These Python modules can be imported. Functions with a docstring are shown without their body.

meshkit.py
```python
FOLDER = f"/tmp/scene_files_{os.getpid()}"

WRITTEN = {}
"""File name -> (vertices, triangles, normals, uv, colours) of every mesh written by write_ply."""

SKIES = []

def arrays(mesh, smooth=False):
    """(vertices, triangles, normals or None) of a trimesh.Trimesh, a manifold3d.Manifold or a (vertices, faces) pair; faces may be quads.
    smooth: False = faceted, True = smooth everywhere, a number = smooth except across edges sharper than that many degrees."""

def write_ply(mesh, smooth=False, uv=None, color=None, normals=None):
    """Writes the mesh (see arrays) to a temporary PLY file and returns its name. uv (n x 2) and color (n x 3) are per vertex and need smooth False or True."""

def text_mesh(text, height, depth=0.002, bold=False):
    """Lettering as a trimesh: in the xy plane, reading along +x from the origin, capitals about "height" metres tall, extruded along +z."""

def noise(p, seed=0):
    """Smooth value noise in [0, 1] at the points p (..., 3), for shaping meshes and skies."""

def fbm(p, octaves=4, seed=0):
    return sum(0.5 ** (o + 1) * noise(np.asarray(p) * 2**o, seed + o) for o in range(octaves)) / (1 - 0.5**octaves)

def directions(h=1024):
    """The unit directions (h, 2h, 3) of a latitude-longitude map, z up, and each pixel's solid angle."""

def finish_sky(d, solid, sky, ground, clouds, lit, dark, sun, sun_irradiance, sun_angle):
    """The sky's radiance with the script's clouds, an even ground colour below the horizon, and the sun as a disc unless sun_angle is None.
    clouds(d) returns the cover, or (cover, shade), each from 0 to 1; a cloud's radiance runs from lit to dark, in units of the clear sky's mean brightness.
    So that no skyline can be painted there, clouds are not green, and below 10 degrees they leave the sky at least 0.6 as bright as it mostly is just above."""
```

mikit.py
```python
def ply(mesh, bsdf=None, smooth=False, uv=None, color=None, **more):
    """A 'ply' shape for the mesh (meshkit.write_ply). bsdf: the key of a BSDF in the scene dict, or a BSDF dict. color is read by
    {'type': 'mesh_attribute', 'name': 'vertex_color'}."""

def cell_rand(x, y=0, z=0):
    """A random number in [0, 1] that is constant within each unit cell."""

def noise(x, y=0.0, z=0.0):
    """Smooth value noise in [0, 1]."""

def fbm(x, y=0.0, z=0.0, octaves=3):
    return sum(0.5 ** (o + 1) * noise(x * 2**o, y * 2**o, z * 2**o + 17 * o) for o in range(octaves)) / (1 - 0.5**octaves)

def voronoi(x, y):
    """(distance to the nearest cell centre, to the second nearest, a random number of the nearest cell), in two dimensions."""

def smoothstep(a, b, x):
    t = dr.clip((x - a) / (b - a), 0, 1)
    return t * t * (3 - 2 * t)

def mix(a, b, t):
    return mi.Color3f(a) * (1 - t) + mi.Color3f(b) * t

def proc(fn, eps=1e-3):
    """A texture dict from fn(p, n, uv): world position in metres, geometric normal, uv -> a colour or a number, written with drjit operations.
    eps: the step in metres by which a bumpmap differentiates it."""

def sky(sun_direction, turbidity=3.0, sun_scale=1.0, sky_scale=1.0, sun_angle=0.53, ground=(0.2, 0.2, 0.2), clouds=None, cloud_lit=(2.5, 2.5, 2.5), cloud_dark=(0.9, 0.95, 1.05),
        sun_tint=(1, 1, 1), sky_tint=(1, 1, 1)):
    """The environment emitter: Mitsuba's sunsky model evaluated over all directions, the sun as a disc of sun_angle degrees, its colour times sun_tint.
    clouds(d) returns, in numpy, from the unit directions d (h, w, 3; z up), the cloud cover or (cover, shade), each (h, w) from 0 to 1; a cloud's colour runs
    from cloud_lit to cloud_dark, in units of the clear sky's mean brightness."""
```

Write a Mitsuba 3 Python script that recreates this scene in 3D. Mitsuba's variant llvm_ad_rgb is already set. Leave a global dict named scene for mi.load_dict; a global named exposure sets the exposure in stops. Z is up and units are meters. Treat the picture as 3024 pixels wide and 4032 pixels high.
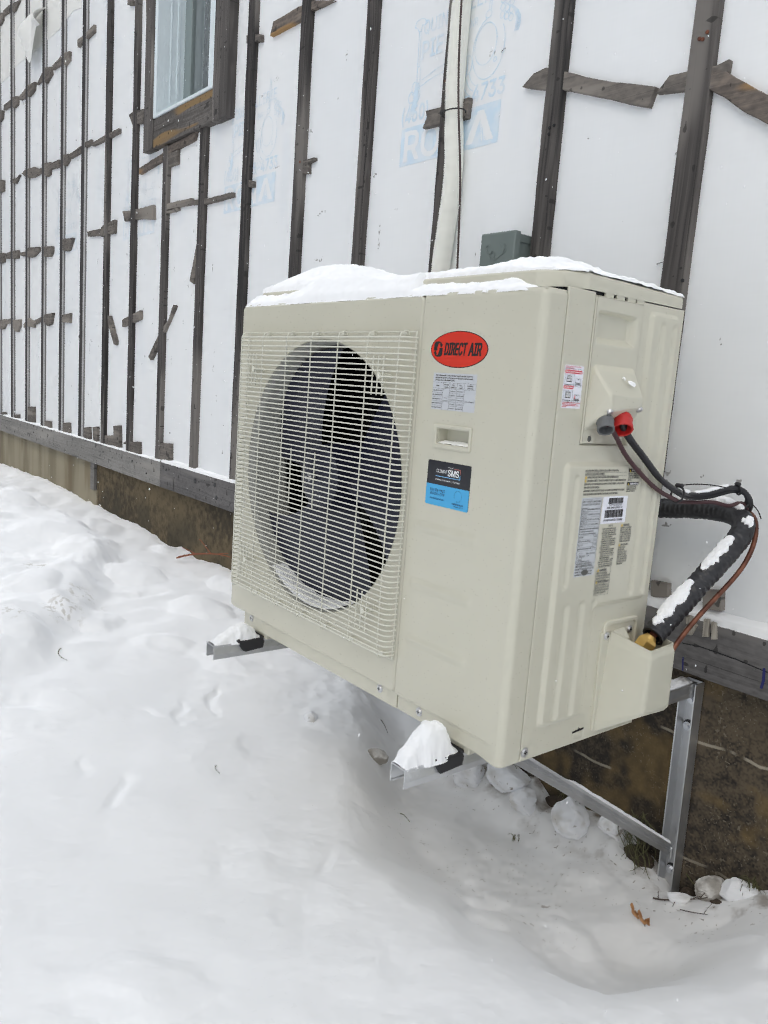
import math, random
import numpy as np, trimesh, drjit as dr, mitsuba as mi, mikit, meshkit
from shapely.geometry import Polygon, LineString, Point
from shapely.ops import unary_union
from scipy.interpolate import CubicSpline, PchipInterpolator, RBFInterpolator
from mikit import noise, fbm, voronoi, smoothstep, mix, proc

rng = np.random.default_rng(7)
T = mi.ScalarTransform4f
scene, labels = {}, {}

# ------------------------------------------------------------------ camera, sky, exposure
CAM = np.array([0.80779, -0.93923, 0.60609])
FWD = np.array([-0.76548706, 0.62397268, -0.15712306])
DOWN = np.array([0.16761903, -0.04238428, -0.98494032])
scene['camera'] = {'type': 'perspective', 'fov': 51.58, 'fov_axis': 'x', 'near_clip': 0.02, 'far_clip': 600.0,
                   'to_world': T().look_at(origin=CAM.tolist(), target=(CAM + FWD).tolist(), up=(-DOWN).tolist())}
scene['sky'] = mikit.sky([0.45, -0.75, 0.75], turbidity=4, sun_scale=0.13, sun_angle=30, sun_tint=(0.86, 0.95, 1.10), clouds=lambda d: (np.ones(d.shape[:2]), 1 - np.clip(d[..., 2], 0, 1) ** .8),
                         cloud_lit=(2.05, 2.16, 2.30), cloud_dark=(1.22, 1.29, 1.38), ground=(0.7, 0.71, 0.73))
exposure = 1.96

# ------------------------------------------------------------------ naming helpers
def num(key):
    if key not in scene and key not in labels and not any(k.startswith(key + '__') for k in scene):
        return key
    i = 1
    while True:
        k = f'{key}_{i:03d}'
        if k not in scene and k not in labels and not any(q.startswith(k + '__') for q in scene):
            return k
        i += 1

def add(key, mesh, bsdf, smooth=30, label=None, cat=None, group=None, kind=None, **kw):
    key = num(key)
    scene[key] = mikit.ply(mesh, bsdf, smooth=smooth, **kw)
    tag(key, label, cat, group, kind)
    return key

GROUPS = {'wall_bracket': 'brackets carrying the condenser', 'rubber_pad': 'rubber pads under the condenser feet', 'power_cable': 'black cables from the red bushing', 'cable_tie': 'black cable ties',
          'snow_chunk': 'snow chunks and stones along the foundation', 'twig': 'twigs and stems on the snow', 'dead_grass': 'dead grass along the foundation', 'soil_patch': 'bare soil along the foundation', 'snow_heap': 'lying snow on objects'}
import re
def tag(key, label=None, cat=None, group=None, kind=None):
    if cat and not group:
        group = GROUPS.get(re.sub(r'_\d{3}$', '', key))
    d = {k: v for k, v in dict(label=label, category=cat, group=group, kind=kind).items() if v}
    if d:
        labels[key] = d

def thing(key, label, cat, group=None):
    key = num(key)
    tag(key, label, cat, group)
    return key

# ------------------------------------------------------------------ mesh helpers
def front(d0):                       # plane facing the viewer (-y): u = x, v = z, w = towards the viewer
    return lambda u, v, w: np.stack([u, d0 - w, v], -1)

def side(x0):                        # plane facing +x: u = y, v = z
    return lambda u, v, w: np.stack([x0 + w, u, v], -1)

def tri(poly):
    v, f = trimesh.creation.triangulate_polygon(poly, engine='earcut')
    return np.asarray(v), np.asarray(f)

def cat(ms):
    return trimesh.util.concatenate([m if isinstance(m, trimesh.Trimesh) else trimesh.Trimesh(*m, process=False) for m in ms])

def inset(p, c, hole=False):
    p = np.asarray(p, float)
    e1 = p - np.roll(p, 1, 0); e2 = np.roll(p, -1, 0) - p
    n1 = np.stack([e1[:, 1], -e1[:, 0]], 1); n2 = np.stack([e2[:, 1], -e2[:, 0]], 1)
    n1 /= np.linalg.norm(n1, axis=1, keepdims=True) + 1e-12; n2 /= np.linalg.norm(n2, axis=1, keepdims=True) + 1e-12
    n = (n1 + n2) / (1 + (n1 * n2).sum(1, keepdims=True)).clip(0.3)
    return p - n * c

def ccw(p, want=True):
    p = np.asarray(p, float)
    a = 0.5 * np.sum(p[:, 0] * np.roll(p[:, 1], -1) - np.roll(p[:, 0], -1) * p[:, 1])
    return p if (a > 0) == want else p[::-1]

def plate(outer, w0, w1, fmap, c=0.0, holes=(), back=False):
    """a plate with its front at w1 and chamfer c; loops in (u, v)"""
    loops = [ccw(outer)] + [ccw(h, False) for h in holes]
    ins = [inset(l, c) if c else l for l in loops]
    v2, f2 = tri(Polygon(ins[0], ins[1:]))
    parts = [(fmap(v2[:, 0], v2[:, 1], np.full(len(v2), w1)), f2)]
    if back:
        vb, fb = tri(Polygon(loops[0], loops[1:]))
        parts.append((fmap(vb[:, 0], vb[:, 1], np.full(len(vb), w0)), fb[:, ::-1]))
    for l, i in zip(loops, ins):
        rings = [fmap(i[:, 0], i[:, 1], np.full(len(i), w1))]
        if c:
            rings.append(fmap(l[:, 0], l[:, 1], np.full(len(l), w1 - c)))
        rings.append(fmap(l[:, 0], l[:, 1], np.full(len(l), w0)))
        n = len(l); k = np.arange(n); k2 = (k + 1) % n
        for a, b in zip(rings[:-1], rings[1:]):
            f = np.vstack([np.stack([k, k + n, k2 + n], 1), np.stack([k, k2 + n, k2], 1)])
            parts.append((np.vstack([a, b]), f))
    m = cat([trimesh.Trimesh(v, f, process=False) for v, f in parts])
    m.merge_vertices(digits_vertex=6)
    return m

def rrect(u0, u1, v0, v1, r, n=6):
    a = np.linspace(0, np.pi / 2, n)
    pts = []
    for cx, cy, s in ((u1 - r, v0 + r, -np.pi / 2), (u1 - r, v1 - r, 0), (u0 + r, v1 - r, np.pi / 2), (u0 + r, v0 + r, np.pi)):
        pts.append(np.stack([cx + r * np.cos(a + s), cy + r * np.sin(a + s)], 1))
    return np.vstack(pts)

def ell(cx, cy, rx, ry, n=64):
    a = np.linspace(0, 2 * np.pi, n, endpoint=False)
    return np.stack([cx + rx * np.cos(a), cy + ry * np.sin(a)], 1)

def gridmesh(P, keep=None):
    """(m, n, 3) points -> quads"""
    m, n = P.shape[:2]
    i = np.arange(m * n).reshape(m, n)
    f = np.stack([i[:-1, :-1], i[1:, :-1], i[1:, 1:], i[:-1, 1:]], -1).reshape(-1, 4)
    if keep is not None:
        f = f[keep.reshape(-1)]
    f = np.vstack([f[:, [0, 1, 2]], f[:, [0, 2, 3]]])
    mm = trimesh.Trimesh(P.reshape(-1, 3), f, process=False)
    if keep is not None:
        mm.remove_unreferenced_vertices()
    return mm

def box(x0, x1, y0, y1, z0, z1):
    m = trimesh.creation.box((x1 - x0, y1 - y0, z1 - z0))
    m.apply_translation(((x0 + x1) / 2, (y0 + y1) / 2, (z0 + z1) / 2))
    return m

SPH = trimesh.creation.icosphere(2).vertices

def rhull(corners, r):
    c = np.asarray(corners, float)
    return trimesh.convex.convex_hull((c[:, None] + SPH[None] * r).reshape(-1, 3))

def rbox(x0, x1, y0, y1, z0, z1, r):
    return rhull([[x, y, z] for x in (x0 + r, x1 - r) for y in (y0 + r, y1 - r) for z in (z0 + r, z1 - r)], r)

def spline(pts, n):
    pts = np.asarray(pts, float)
    s = np.r_[0, np.cumsum(np.linalg.norm(np.diff(pts, axis=0), axis=1))]
    t = np.linspace(0, s[-1], n)
    return CubicSpline(s, pts)(t) if len(pts) > 2 else np.stack([np.interp(t, s, pts[:, k]) for k in range(3)], 1)

def frames(P):
    t = np.gradient(P, axis=0); t /= np.linalg.norm(t, axis=1, keepdims=True)
    up = np.array([0, 0, 1.0]) if abs(t[0][2]) < 0.9 else np.array([1.0, 0, 0])
    a = np.zeros_like(P)
    prev = up - t[0] * (up @ t[0]); prev /= np.linalg.norm(prev)
    for i in range(len(P)):
        prev = prev - t[i] * (prev @ t[i]); prev /= np.linalg.norm(prev)
        a[i] = prev
    return t, a, np.cross(t, a)

def tube(P, r, n=8, cap=True):
    P = np.asarray(P, float); r = np.broadcast_to(r, len(P))
    t, a, b = frames(P)
    k = np.arange(n) * 2 * np.pi / n
    V = P[:, None] + r[:, None, None] * (np.cos(k)[None, :, None] * a[:, None] + np.sin(k)[None, :, None] * b[:, None])
    m = len(P); i = np.arange(m * n).reshape(m, n)
    j = np.roll(i, -1, 1)
    f = np.vstack([np.stack([i[:-1], j[:-1], j[1:]], -1).reshape(-1, 3), np.stack([i[:-1], j[1:], i[1:]], -1).reshape(-1, 3)])
    V = V.reshape(-1, 3)
    if cap:
        V = np.vstack([V, P[:1], P[-1:]])
        f = np.vstack([f, np.stack([np.full(n, m * n), j[0], i[0]], 1), np.stack([np.full(n, m * n + 1), i[-1], j[-1]], 1)])
    return trimesh.Trimesh(V, f, process=False)

def cyl(p0, p1, r, n=16, c=0.0):
    p0 = np.asarray(p0, float); p1 = np.asarray(p1, float)
    if c:
        d = (p1 - p0) / np.linalg.norm(p1 - p0)
        return tube(np.array([p0, p1 - d * c, p1]), [r, r, r - c], n)
    return tube(np.array([p0, p1]), r, n)

def N(p, s, seed=0, oct=3):
    """numpy fbm about 0, in [-1, 1]"""
    p = np.asarray(p, float)
    if p.shape[-1] == 2:
        p = np.concatenate([p, np.zeros(p.shape[:-1] + (1,))], -1)
    o = 0; w = 0
    for k in range(oct):
        o = o + 0.5 ** k * (meshkit.noise(p / s * 2 ** k, seed + 11 * k) * 2 - 1); w += 0.5 ** k
    return o / w

def text(s, h, u, v, fmap, width=None, bold=False, w=0.0006, shear=0.0, rot=0.0, depth=0.0002, centre=False):
    m = meshkit.text_mesh(s, h, depth, bold)
    p = np.array(m.vertices)
    p[:, 0] -= p[:, 0].min()
    if width:
        p[:, 0] *= width / p[:, 0].max()
    if centre:
        p[:, 0] -= p[:, 0].max() / 2
    p[:, 0] += shear * p[:, 1]
    c, sn = math.cos(rot), math.sin(rot)
    x = p[:, 0] * c - p[:, 1] * sn + u; y = p[:, 0] * sn + p[:, 1] * c + v
    return trimesh.Trimesh(fmap(x, y, w + p[:, 2]), m.faces, process=False)

def flat(poly, fmap, w, depth=0.0002):
    ms = []
    for g in getattr(poly, 'geoms', [poly]):
        if g.is_empty or g.area < 1e-9:
            continue
        ms.append(plate(np.array(g.exterior.coords)[:-1], w, w + depth, fmap, holes=[np.array(i.coords)[:-1] for i in g.interiors]))
    return cat(ms)

def strokes(lines, wid):
    return unary_union([LineString(l).buffer(wid / 2, cap_style=1, quad_segs=3) for l in lines])

# ------------------------------------------------------------------ materials
def P(name, color, rough=0.5, metal=0.0, bump=None, two=True, **kw):
    col = proc(color) if callable(color) else {'type': 'rgb', 'value': list(color)}
    r = proc(rough) if callable(rough) else rough
    b = {'type': 'principled', 'base_color': col, 'roughness': r, 'metallic': metal, **kw}
    if bump:
        fn, scale, eps = bump
        b = {'type': 'bumpmap', 'arbitrary': proc(fn, eps), 'scale': scale, 'bsdf': b}
    scene[name] = {'type': 'twosided', 'bsdf': b} if two else b
    return name

def cream_col(p, n, uv):
    t = fbm(p.x * 6, p.y * 6, p.z * 4, 3)
    s = noise(p.x * 260, p.y * 260, p.z * 260)
    c = mix((0.515, 0.500, 0.412), (0.548, 0.533, 0.442), t)
    return mix(c, (0.35, 0.33, 0.25), 0.35 * smoothstep(0.90, 0.97, s))
P('cream', cream_col, lambda p, n, uv: 0.24 + 0.12 * fbm(p.x * 9, p.y * 9, p.z * 9, 2), bump=(lambda p, n, uv: noise(p.x * 420, p.y * 420, p.z * 420), 0.00004, 4e-4), clearcoat=0.6, clearcoat_gloss=0.85)
P('cream_plastic', lambda p, n, uv: mix((0.495, 0.482, 0.395), (0.53, 0.518, 0.430), fbm(p.x * 14, p.y * 14, p.z * 9, 3)), 0.42)
P('cream_wire', (0.62, 0.615, 0.535), 0.35)
P('black_inside', (0.012, 0.012, 0.014), 0.6)
P('shroud_grey', (0.40, 0.40, 0.375), 0.45)
P('fan_navy', (0.016, 0.017, 0.036), 0.33)
P('dark_motor', (0.03, 0.03, 0.034), 0.4)
P('coil_dark', lambda p, n, uv: mix((0.01, 0.01, 0.01), (0.05, 0.05, 0.05), smoothstep(0.3, 0.7, dr.abs(dr.sin(p.x * 900)))), 0.5)
P('steel', (0.62, 0.62, 0.63), 0.28, 0.9)
P('zinc', (0.70, 0.72, 0.76), 0.32, 0.85)
P('dark_steel', (0.08, 0.08, 0.08), 0.4, 0.6)
def alu_col(p, n, uv):
    s = fbm(p.x * 30, p.y * 30, p.z * 5, 3)
    return mix((0.50, 0.51, 0.52), (0.74, 0.75, 0.765), s)
P('aluminium', alu_col, lambda p, n, uv: 0.28 + 0.2 * fbm(p.x * 20, p.y * 8, p.z * 8, 2), 0.85, bump=(lambda p, n, uv: noise(p.x * 900, p.y * 60, p.z * 60), 0.00005, 4e-4))
P('brass', lambda p, n, uv: mix((0.62, 0.38, 0.10), (0.75, 0.52, 0.20), fbm(p.x * 80, p.y * 80, p.z * 80, 2)), 0.32, 0.8)
P('copper', lambda p, n, uv: mix((0.085, 0.030, 0.020), (0.22, 0.085, 0.050), smoothstep(0.35, 0.7, fbm(p.x * 60, p.y * 60, p.z * 25, 3))), 0.38, 0.5)
P('rubber_black', (0.018, 0.018, 0.02), 0.5)
def tape_h(p, n, uv):
    return fbm(p.x * 160, p.y * 110, p.z * 120, 3)
P('tape_black', lambda p, n, uv: mix((0.008, 0.008, 0.010), (0.030, 0.030, 0.034), fbm(p.x * 90, p.y * 90, p.z * 90, 2)), 0.32, bump=(tape_h, 0.003, 6e-4))
P('cable_black', (0.016, 0.016, 0.019), 0.42)
P('cable_maroon', (0.062, 0.026, 0.030), 0.5)
P('cable_brown', (0.055, 0.036, 0.034), 0.5)
P('ring_red', (0.47, 0.020, 0.018), 0.35)
P('ring_grey', (0.12, 0.125, 0.13), 0.45)
P('badge_red', (0.60, 0.035, 0.018), 0.28)
P('ink_black', (0.012, 0.012, 0.013), 0.4)
P('ink_grey', (0.09, 0.09, 0.085), 0.5)
P('sticker_silver', (0.50, 0.52, 0.55), 0.4)
P('sticker_white', (0.76, 0.77, 0.84), 0.4)
P('sticker_black', (0.010, 0.011, 0.016), 0.18)
P('sticker_blue', (0.055, 0.36, 0.66), 0.3)
P('ink_navy', (0.012, 0.06, 0.16), 0.45)
P('ink_white', (0.80, 0.80, 0.82), 0.4)
P('ink_blue', (0.20, 0.48, 0.80), 0.4)
P('ink_salmon', (0.45, 0.14, 0.12), 0.4)
P('ink_red', (0.60, 0.02, 0.03), 0.4)
P('ink_yellow', (0.62, 0.42, 0.05), 0.4)
P('pen_blue', (0.012, 0.014, 0.10), 0.5)
P('box_green', lambda p, n, uv: mix((0.135, 0.165, 0.158), (0.160, 0.190, 0.182), fbm(p.x * 18, p.y * 18, p.z * 18, 2)), 0.4)
P('window_white', (0.66, 0.73, 0.76), 0.3)
P('window_sash', (0.20, 0.24, 0.24), 0.35)
P('room_dark', (0.02, 0.022, 0.022), 0.7)
scene['pane_glass'] = {'type': 'thindielectric', 'int_ior': 2.0}
P('tube_white', lambda p, n, uv: mix((0.70, 0.70, 0.64), (0.77, 0.77, 0.71), fbm(p.x * 20, p.y * 20, p.z * 60, 3)), 0.5,
  bump=(lambda p, n, uv: noise(p.z * 90, p.x * 8) + 0.4 * noise(p.z * 300, p.x * 30), 0.0004, 1e-3))
P('leaf_dry', lambda p, n, uv: mix((0.36, 0.17, 0.065), (0.55, 0.33, 0.17), fbm(p.x * 120, p.y * 120, p.z * 120, 2)), 0.6)
P('twig_brown', lambda p, n, uv: mix((0.040, 0.030, 0.026), (0.10, 0.075, 0.06), fbm(p.x * 150, p.y * 150, p.z * 150, 2)), 0.7)
P('twig_red', (0.24, 0.075, 0.035), 0.6)
P('grass_old', lambda p, n, uv: mix((0.035, 0.040, 0.016), (0.13, 0.12, 0.05), fbm(p.x * 70, p.y * 70, p.z * 70, 2)), 0.7)
P('soil', lambda p, n, uv: mix((0.022, 0.016, 0.012), (0.075, 0.055, 0.038), fbm(p.x * 60, p.y * 60, p.z * 60, 3)), 0.9, bump=(lambda p, n, uv: fbm(p.x * 120, p.y * 120, p.z * 120, 3), 0.006, 1e-3))

def snow_col(p, n, uv):
    t = fbm(p.x * 3, p.y * 3, p.z * 3, 3)
    return mix((0.845, 0.855, 0.872), (0.885, 0.89, 0.90), t)
def snow_h(p, n, uv):
    return fbm(p.x * 55, p.y * 55, p.z * 55, 3) + 0.25 * noise(p.x * 420, p.y * 420, p.z * 420)
P('snow', snow_col, 0.85, bump=(snow_h, 0.0028, 8e-4), specular=0.2)
def ground_col(p, n, uv):
    c = snow_col(p, n, uv)
    # hollow: shade under the condenser painted grey, with dirt, grit and soil specks
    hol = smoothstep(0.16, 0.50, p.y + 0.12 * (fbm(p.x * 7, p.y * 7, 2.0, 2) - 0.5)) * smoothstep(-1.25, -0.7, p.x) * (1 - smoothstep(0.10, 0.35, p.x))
    near = smoothstep(0.60, 0.76, p.y) * smoothstep(-0.9, -0.6, p.x)
    d = smoothstep(0.50, 0.78, fbm(p.x * 26, p.y * 26, p.z * 26, 4))
    sp = smoothstep(0.90, 0.95, noise(p.x * 150, p.y * 150, 5.0)) * smoothstep(0.55, 0.70, fbm(p.x * 4, p.y * 4, 3.0, 2))
    for dx, dy, rr in ((-2.54, -.02, .09), (-2.02, -.08, .10), (-2.16, .04, .10), (-1.93, -.25, .08), (-1.22, .62, .10)):
        q = 1 - smoothstep(0.2, 1.0, dr.sqrt(dr.square(p.x - dx) + dr.square(p.y - dy)) / rr)
        c = mix(c, (0.46, 0.43, 0.38), 0.6 * q * smoothstep(0.50, 0.72, fbm(p.x * 75, p.y * 75, 4.0, 4)))
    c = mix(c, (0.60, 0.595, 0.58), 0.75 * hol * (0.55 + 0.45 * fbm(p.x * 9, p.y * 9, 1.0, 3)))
    c = mix(c, (0.16, 0.125, 0.09), dr.minimum(0.9, 0.85 * near * d + 0.55 * sp * (0.06 + hol)))
    return c
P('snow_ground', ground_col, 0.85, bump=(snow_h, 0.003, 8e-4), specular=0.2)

def wood_mat(name, dark, mid, axis, tan=None, pale=None, cell=0.4064, frost=False):
    def grain(p, uv):
        a, b = (p.z, p.x) if axis == 'z' else (p.x, p.z)
        r = mikit.cell_rand(dr.floor((p.x + 1.55) / cell)) if axis == 'z' else mi.Float(0.37)
        w = fbm(a * 2.5 + r * 40, b * 9, r * 9, 3)
        g = fbm(b * 190 + w * 9 + r * 77, a * 3.2, p.y * 60, 3)
        return g, w, r, a, b
    def col(p, n, uv):
        g, w, r, a, b = grain(p, uv)
        c = mix(dark, mid, smoothstep(0.25, 0.78, (0.62 * g + 0.38 * w if axis == 'z' else 0.30 * g + 0.42 * w + 0.28 * fbm(a * 70, b * 130, 4.0, 3)) + 0.16 * (r - 0.5)))
        cr = smoothstep(0.86, 0.94, noise(b * 170 + r * 31, a * 2.3, 3.0))
        c = mix(c, [0.45 * x for x in dark], 0.6 * cr)
        if tan:
            c = mix(c, tan, smoothstep(0.60, 0.72, fbm(a * 3 + r * 17, b * 20, 7.0, 2)) * 0.8)
        if pale:
            c = mix(c, pale, 0.8 * smoothstep(0.55, 0.75, fbm(a * 1.6 + 3 * r, b * 14, 2.0, 3)))
        spot = smoothstep(0.86, 0.9, noise(a * 60 + r * 9, b * 60, 9.0))
        c = mix(c, (0.012, 0.011, 0.010), 0.7 * spot)
        if frost:
            sd_ = smoothstep(0.5, 0.9, dr.abs(n.x))
            c = mix(c, mix((0.52, 0.515, 0.51), (0.20, 0.195, 0.195), smoothstep(0.722, 0.725, p.y)), sd_ * (0.75 + 0.25 * noise(p.z * 14, p.x)))
        return c
    def h(p, n, uv):
        g, w, r, a, b = grain(p, uv)
        return g - 0.8 * smoothstep(0.80, 0.90, noise(b * 170 + r * 31, a * 1.7, 3.0))
    P(name, col, 0.8, bump=(h, 0.0014 if axis == 'z' else 0.0005, 6e-4))
wood_mat('batten_wood', (0.017, 0.0155, 0.0155), (0.092, 0.082, 0.077), 'z', pale=(0.180, 0.165, 0.152))
wood_mat('batten_frosted', (0.026, 0.0245, 0.0255), (0.072, 0.067, 0.067), 'z', frost=True)
wood_mat('scrap_wood', (0.075, 0.066, 0.060), (0.20, 0.178, 0.158), 'x', pale=(0.25, 0.225, 0.20))
wood_mat('scrap_tan', (0.070, 0.058, 0.052), (0.22, 0.18, 0.15), 'x', tan=(0.33, 0.19, 0.07))
wood_mat('board_pale', (0.16, 0.155, 0.148), (0.27, 0.26, 0.248), 'x', pale=(0.30, 0.285, 0.265))
wood_mat('board_grey', (0.070, 0.066, 0.066), (0.150, 0.143, 0.142), 'x', pale=(0.175, 0.166, 0.160))
wood_mat('trim_wood', (0.060, 0.054, 0.05), (0.17, 0.155, 0.145), 'x', tan=(0.24, 0.15, 0.06))
wood_mat('trim_upright', (0.055, 0.05, 0.048), (0.17, 0.155, 0.145), 'z', pale=(0.24, 0.22, 0.20), cell=0.9)
wood_mat('splint_wood', (0.17, 0.15, 0.125), (0.38, 0.35, 0.30), 'z')

def wrap_col(p, n, uv):
    t = fbm(p.x * 1.3, p.z * 1.3, 2.0, 3)
    c = mix((0.745, 0.765, 0.785), (0.80, 0.81, 0.815), t)
    weave = noise(p.x * 320, p.z * 14, 1.0) * 0.5 + noise(p.x * 14, p.z * 320, 4.0) * 0.5
    c = c * (0.99 + 0.02 * weave)
    blotch = smoothstep(0.60, 0.80, fbm(p.x * 5, p.z * 3, 9.0, 3))
    c = mix(c, (0.66, 0.70, 0.75), 0.35 * blotch)
    sp = smoothstep(0.945, 0.965, noise(p.x * 24, p.z * 24, 6.0)) * smoothstep(0.6, 0.8, noise(p.x * 170, p.z * 170, 2.0))
    return mix(c, (0.20, 0.19, 0.18), 0.8 * sp)
P('house_wrap', wrap_col, 0.6, bump=(lambda p, n, uv: fbm(p.x * 2.2, p.z * 1.4, 1.0, 3) + 0.012 * noise(p.x * 300, p.z * 300, 2.0), 0.012, 2e-3))
P('house_wrap_flap', (0.77, 0.77, 0.745), 0.6)
def print_col(p, n, uv):
    wear = smoothstep(0.30, 0.72, fbm(p.x * 38, p.z * 38, 2.0, 3))
    fade = 1 - 0.50 * smoothstep(1.35, 3.6, -p.x)
    return mix((0.77, 0.785, 0.80), (0.54, 0.685, 0.81), (0.40 + 0.42 * wear) * fade)
P('print_blue', print_col, 0.6)
P('staple_black', (0.02, 0.02, 0.022), 0.4)

def conc_col(p, n, uv):
    a = fbm(p.x * 5, p.z * 5, 1.0, 4); b = fbm(p.x * 45, p.z * 45, 2.0, 3); c2 = fbm(p.x * 1.6, p.z * 2.6, 8.0, 3)
    right = mix((0.024, 0.0195, 0.016), (0.098, 0.076, 0.050), smoothstep(0.30, 0.70, 0.42 * a + 0.33 * b + 0.25 * noise(p.x * 230, p.z * 230, 7.0)))
    right = mix(right, (0.165, 0.112, 0.046), (0.35 + 0.5 * b) * smoothstep(0.54, 0.66, fbm(p.x * 7 + 3, p.z * 7, 5.0, 4)))
    right = mix(right, (0.22, 0.19, 0.14), 0.45 * smoothstep(0.80, 0.90, noise(p.x * 240, p.z * 240, 3.0)) * smoothstep(0.48, 0.62, fbm(p.x * 13, p.z * 13, 6.0, 2)))
    mid = mix((0.052, 0.042, 0.028), (0.145, 0.112, 0.066), smoothstep(0.3, 0.7, 0.5 * c2 + 0.5 * b))
    mid = mix(mid, (0.05, 0.045, 0.032), 0.6 * smoothstep(0.5, 0.7, a) * smoothstep(-0.08, -0.2, p.z))
    c = mix(mid, right, smoothstep(-2.0, -1.0, p.x))
    left = mix((0.19, 0.165, 0.115), (0.30, 0.268, 0.196), smoothstep(0.3, 0.7, fbm(p.x * 8, p.z * 1.2, 4.0, 3)))
    left = mix(left, (0.15, 0.11, 0.062), 0.5 * smoothstep(0.58, 0.72, fbm(p.x * 7, p.z * 1.6, 6.0, 3)))
    c = mix(left, c, smoothstep(-4.17, -4.14, p.x))
    wob = 0.006 * (noise(p.x * 40, 1.0) - 0.5) + 0.01 * (noise(p.x * 9, 5.0) - 0.5)
    for z0, k in ((-0.160, 0.9), (-0.325, 0.8), (-0.452, 0.55)):
        e = 1 - smoothstep(0.0015, 0.0052, dr.abs(p.z - z0 - wob))
        c = mix(c, (0.33, 0.295, 0.235), k * e * smoothstep(0.46, 0.60, fbm(p.x * 16, z0 * 50, 3.0, 3)) * smoothstep(-0.9, -0.6, p.x))
    e = 1 - smoothstep(0.002, 0.008, dr.abs(p.x + 4.06 - 0.02 * noise(p.z * 6, 2.0)))
    return c
P('concrete', conc_col, 0.9, bump=(lambda p, n, uv: fbm(p.x * 70, p.z * 70, 3.0, 4) + 0.8 * fbm(p.x * 14, p.z * 14, 1.0, 2), 0.007, 1e-3))

# ------------------------------------------------------------------ key planes and sizes (metres; z = 0 is the underside of the condenser)
W, D = 0.928, 0.3727                 # condenser width and depth behind its front face (y = 0)
YB = 0.7138                          # outer face of the battens
YW = YB + 0.019                      # house wrap
YF = YB + 0.060                      # concrete foundation
LEDY = YB - 0.012                    # face of the bottom board
SP = 0.4064; B0 = -1.5005            # batten spacing, left edge of batten 0

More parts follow.
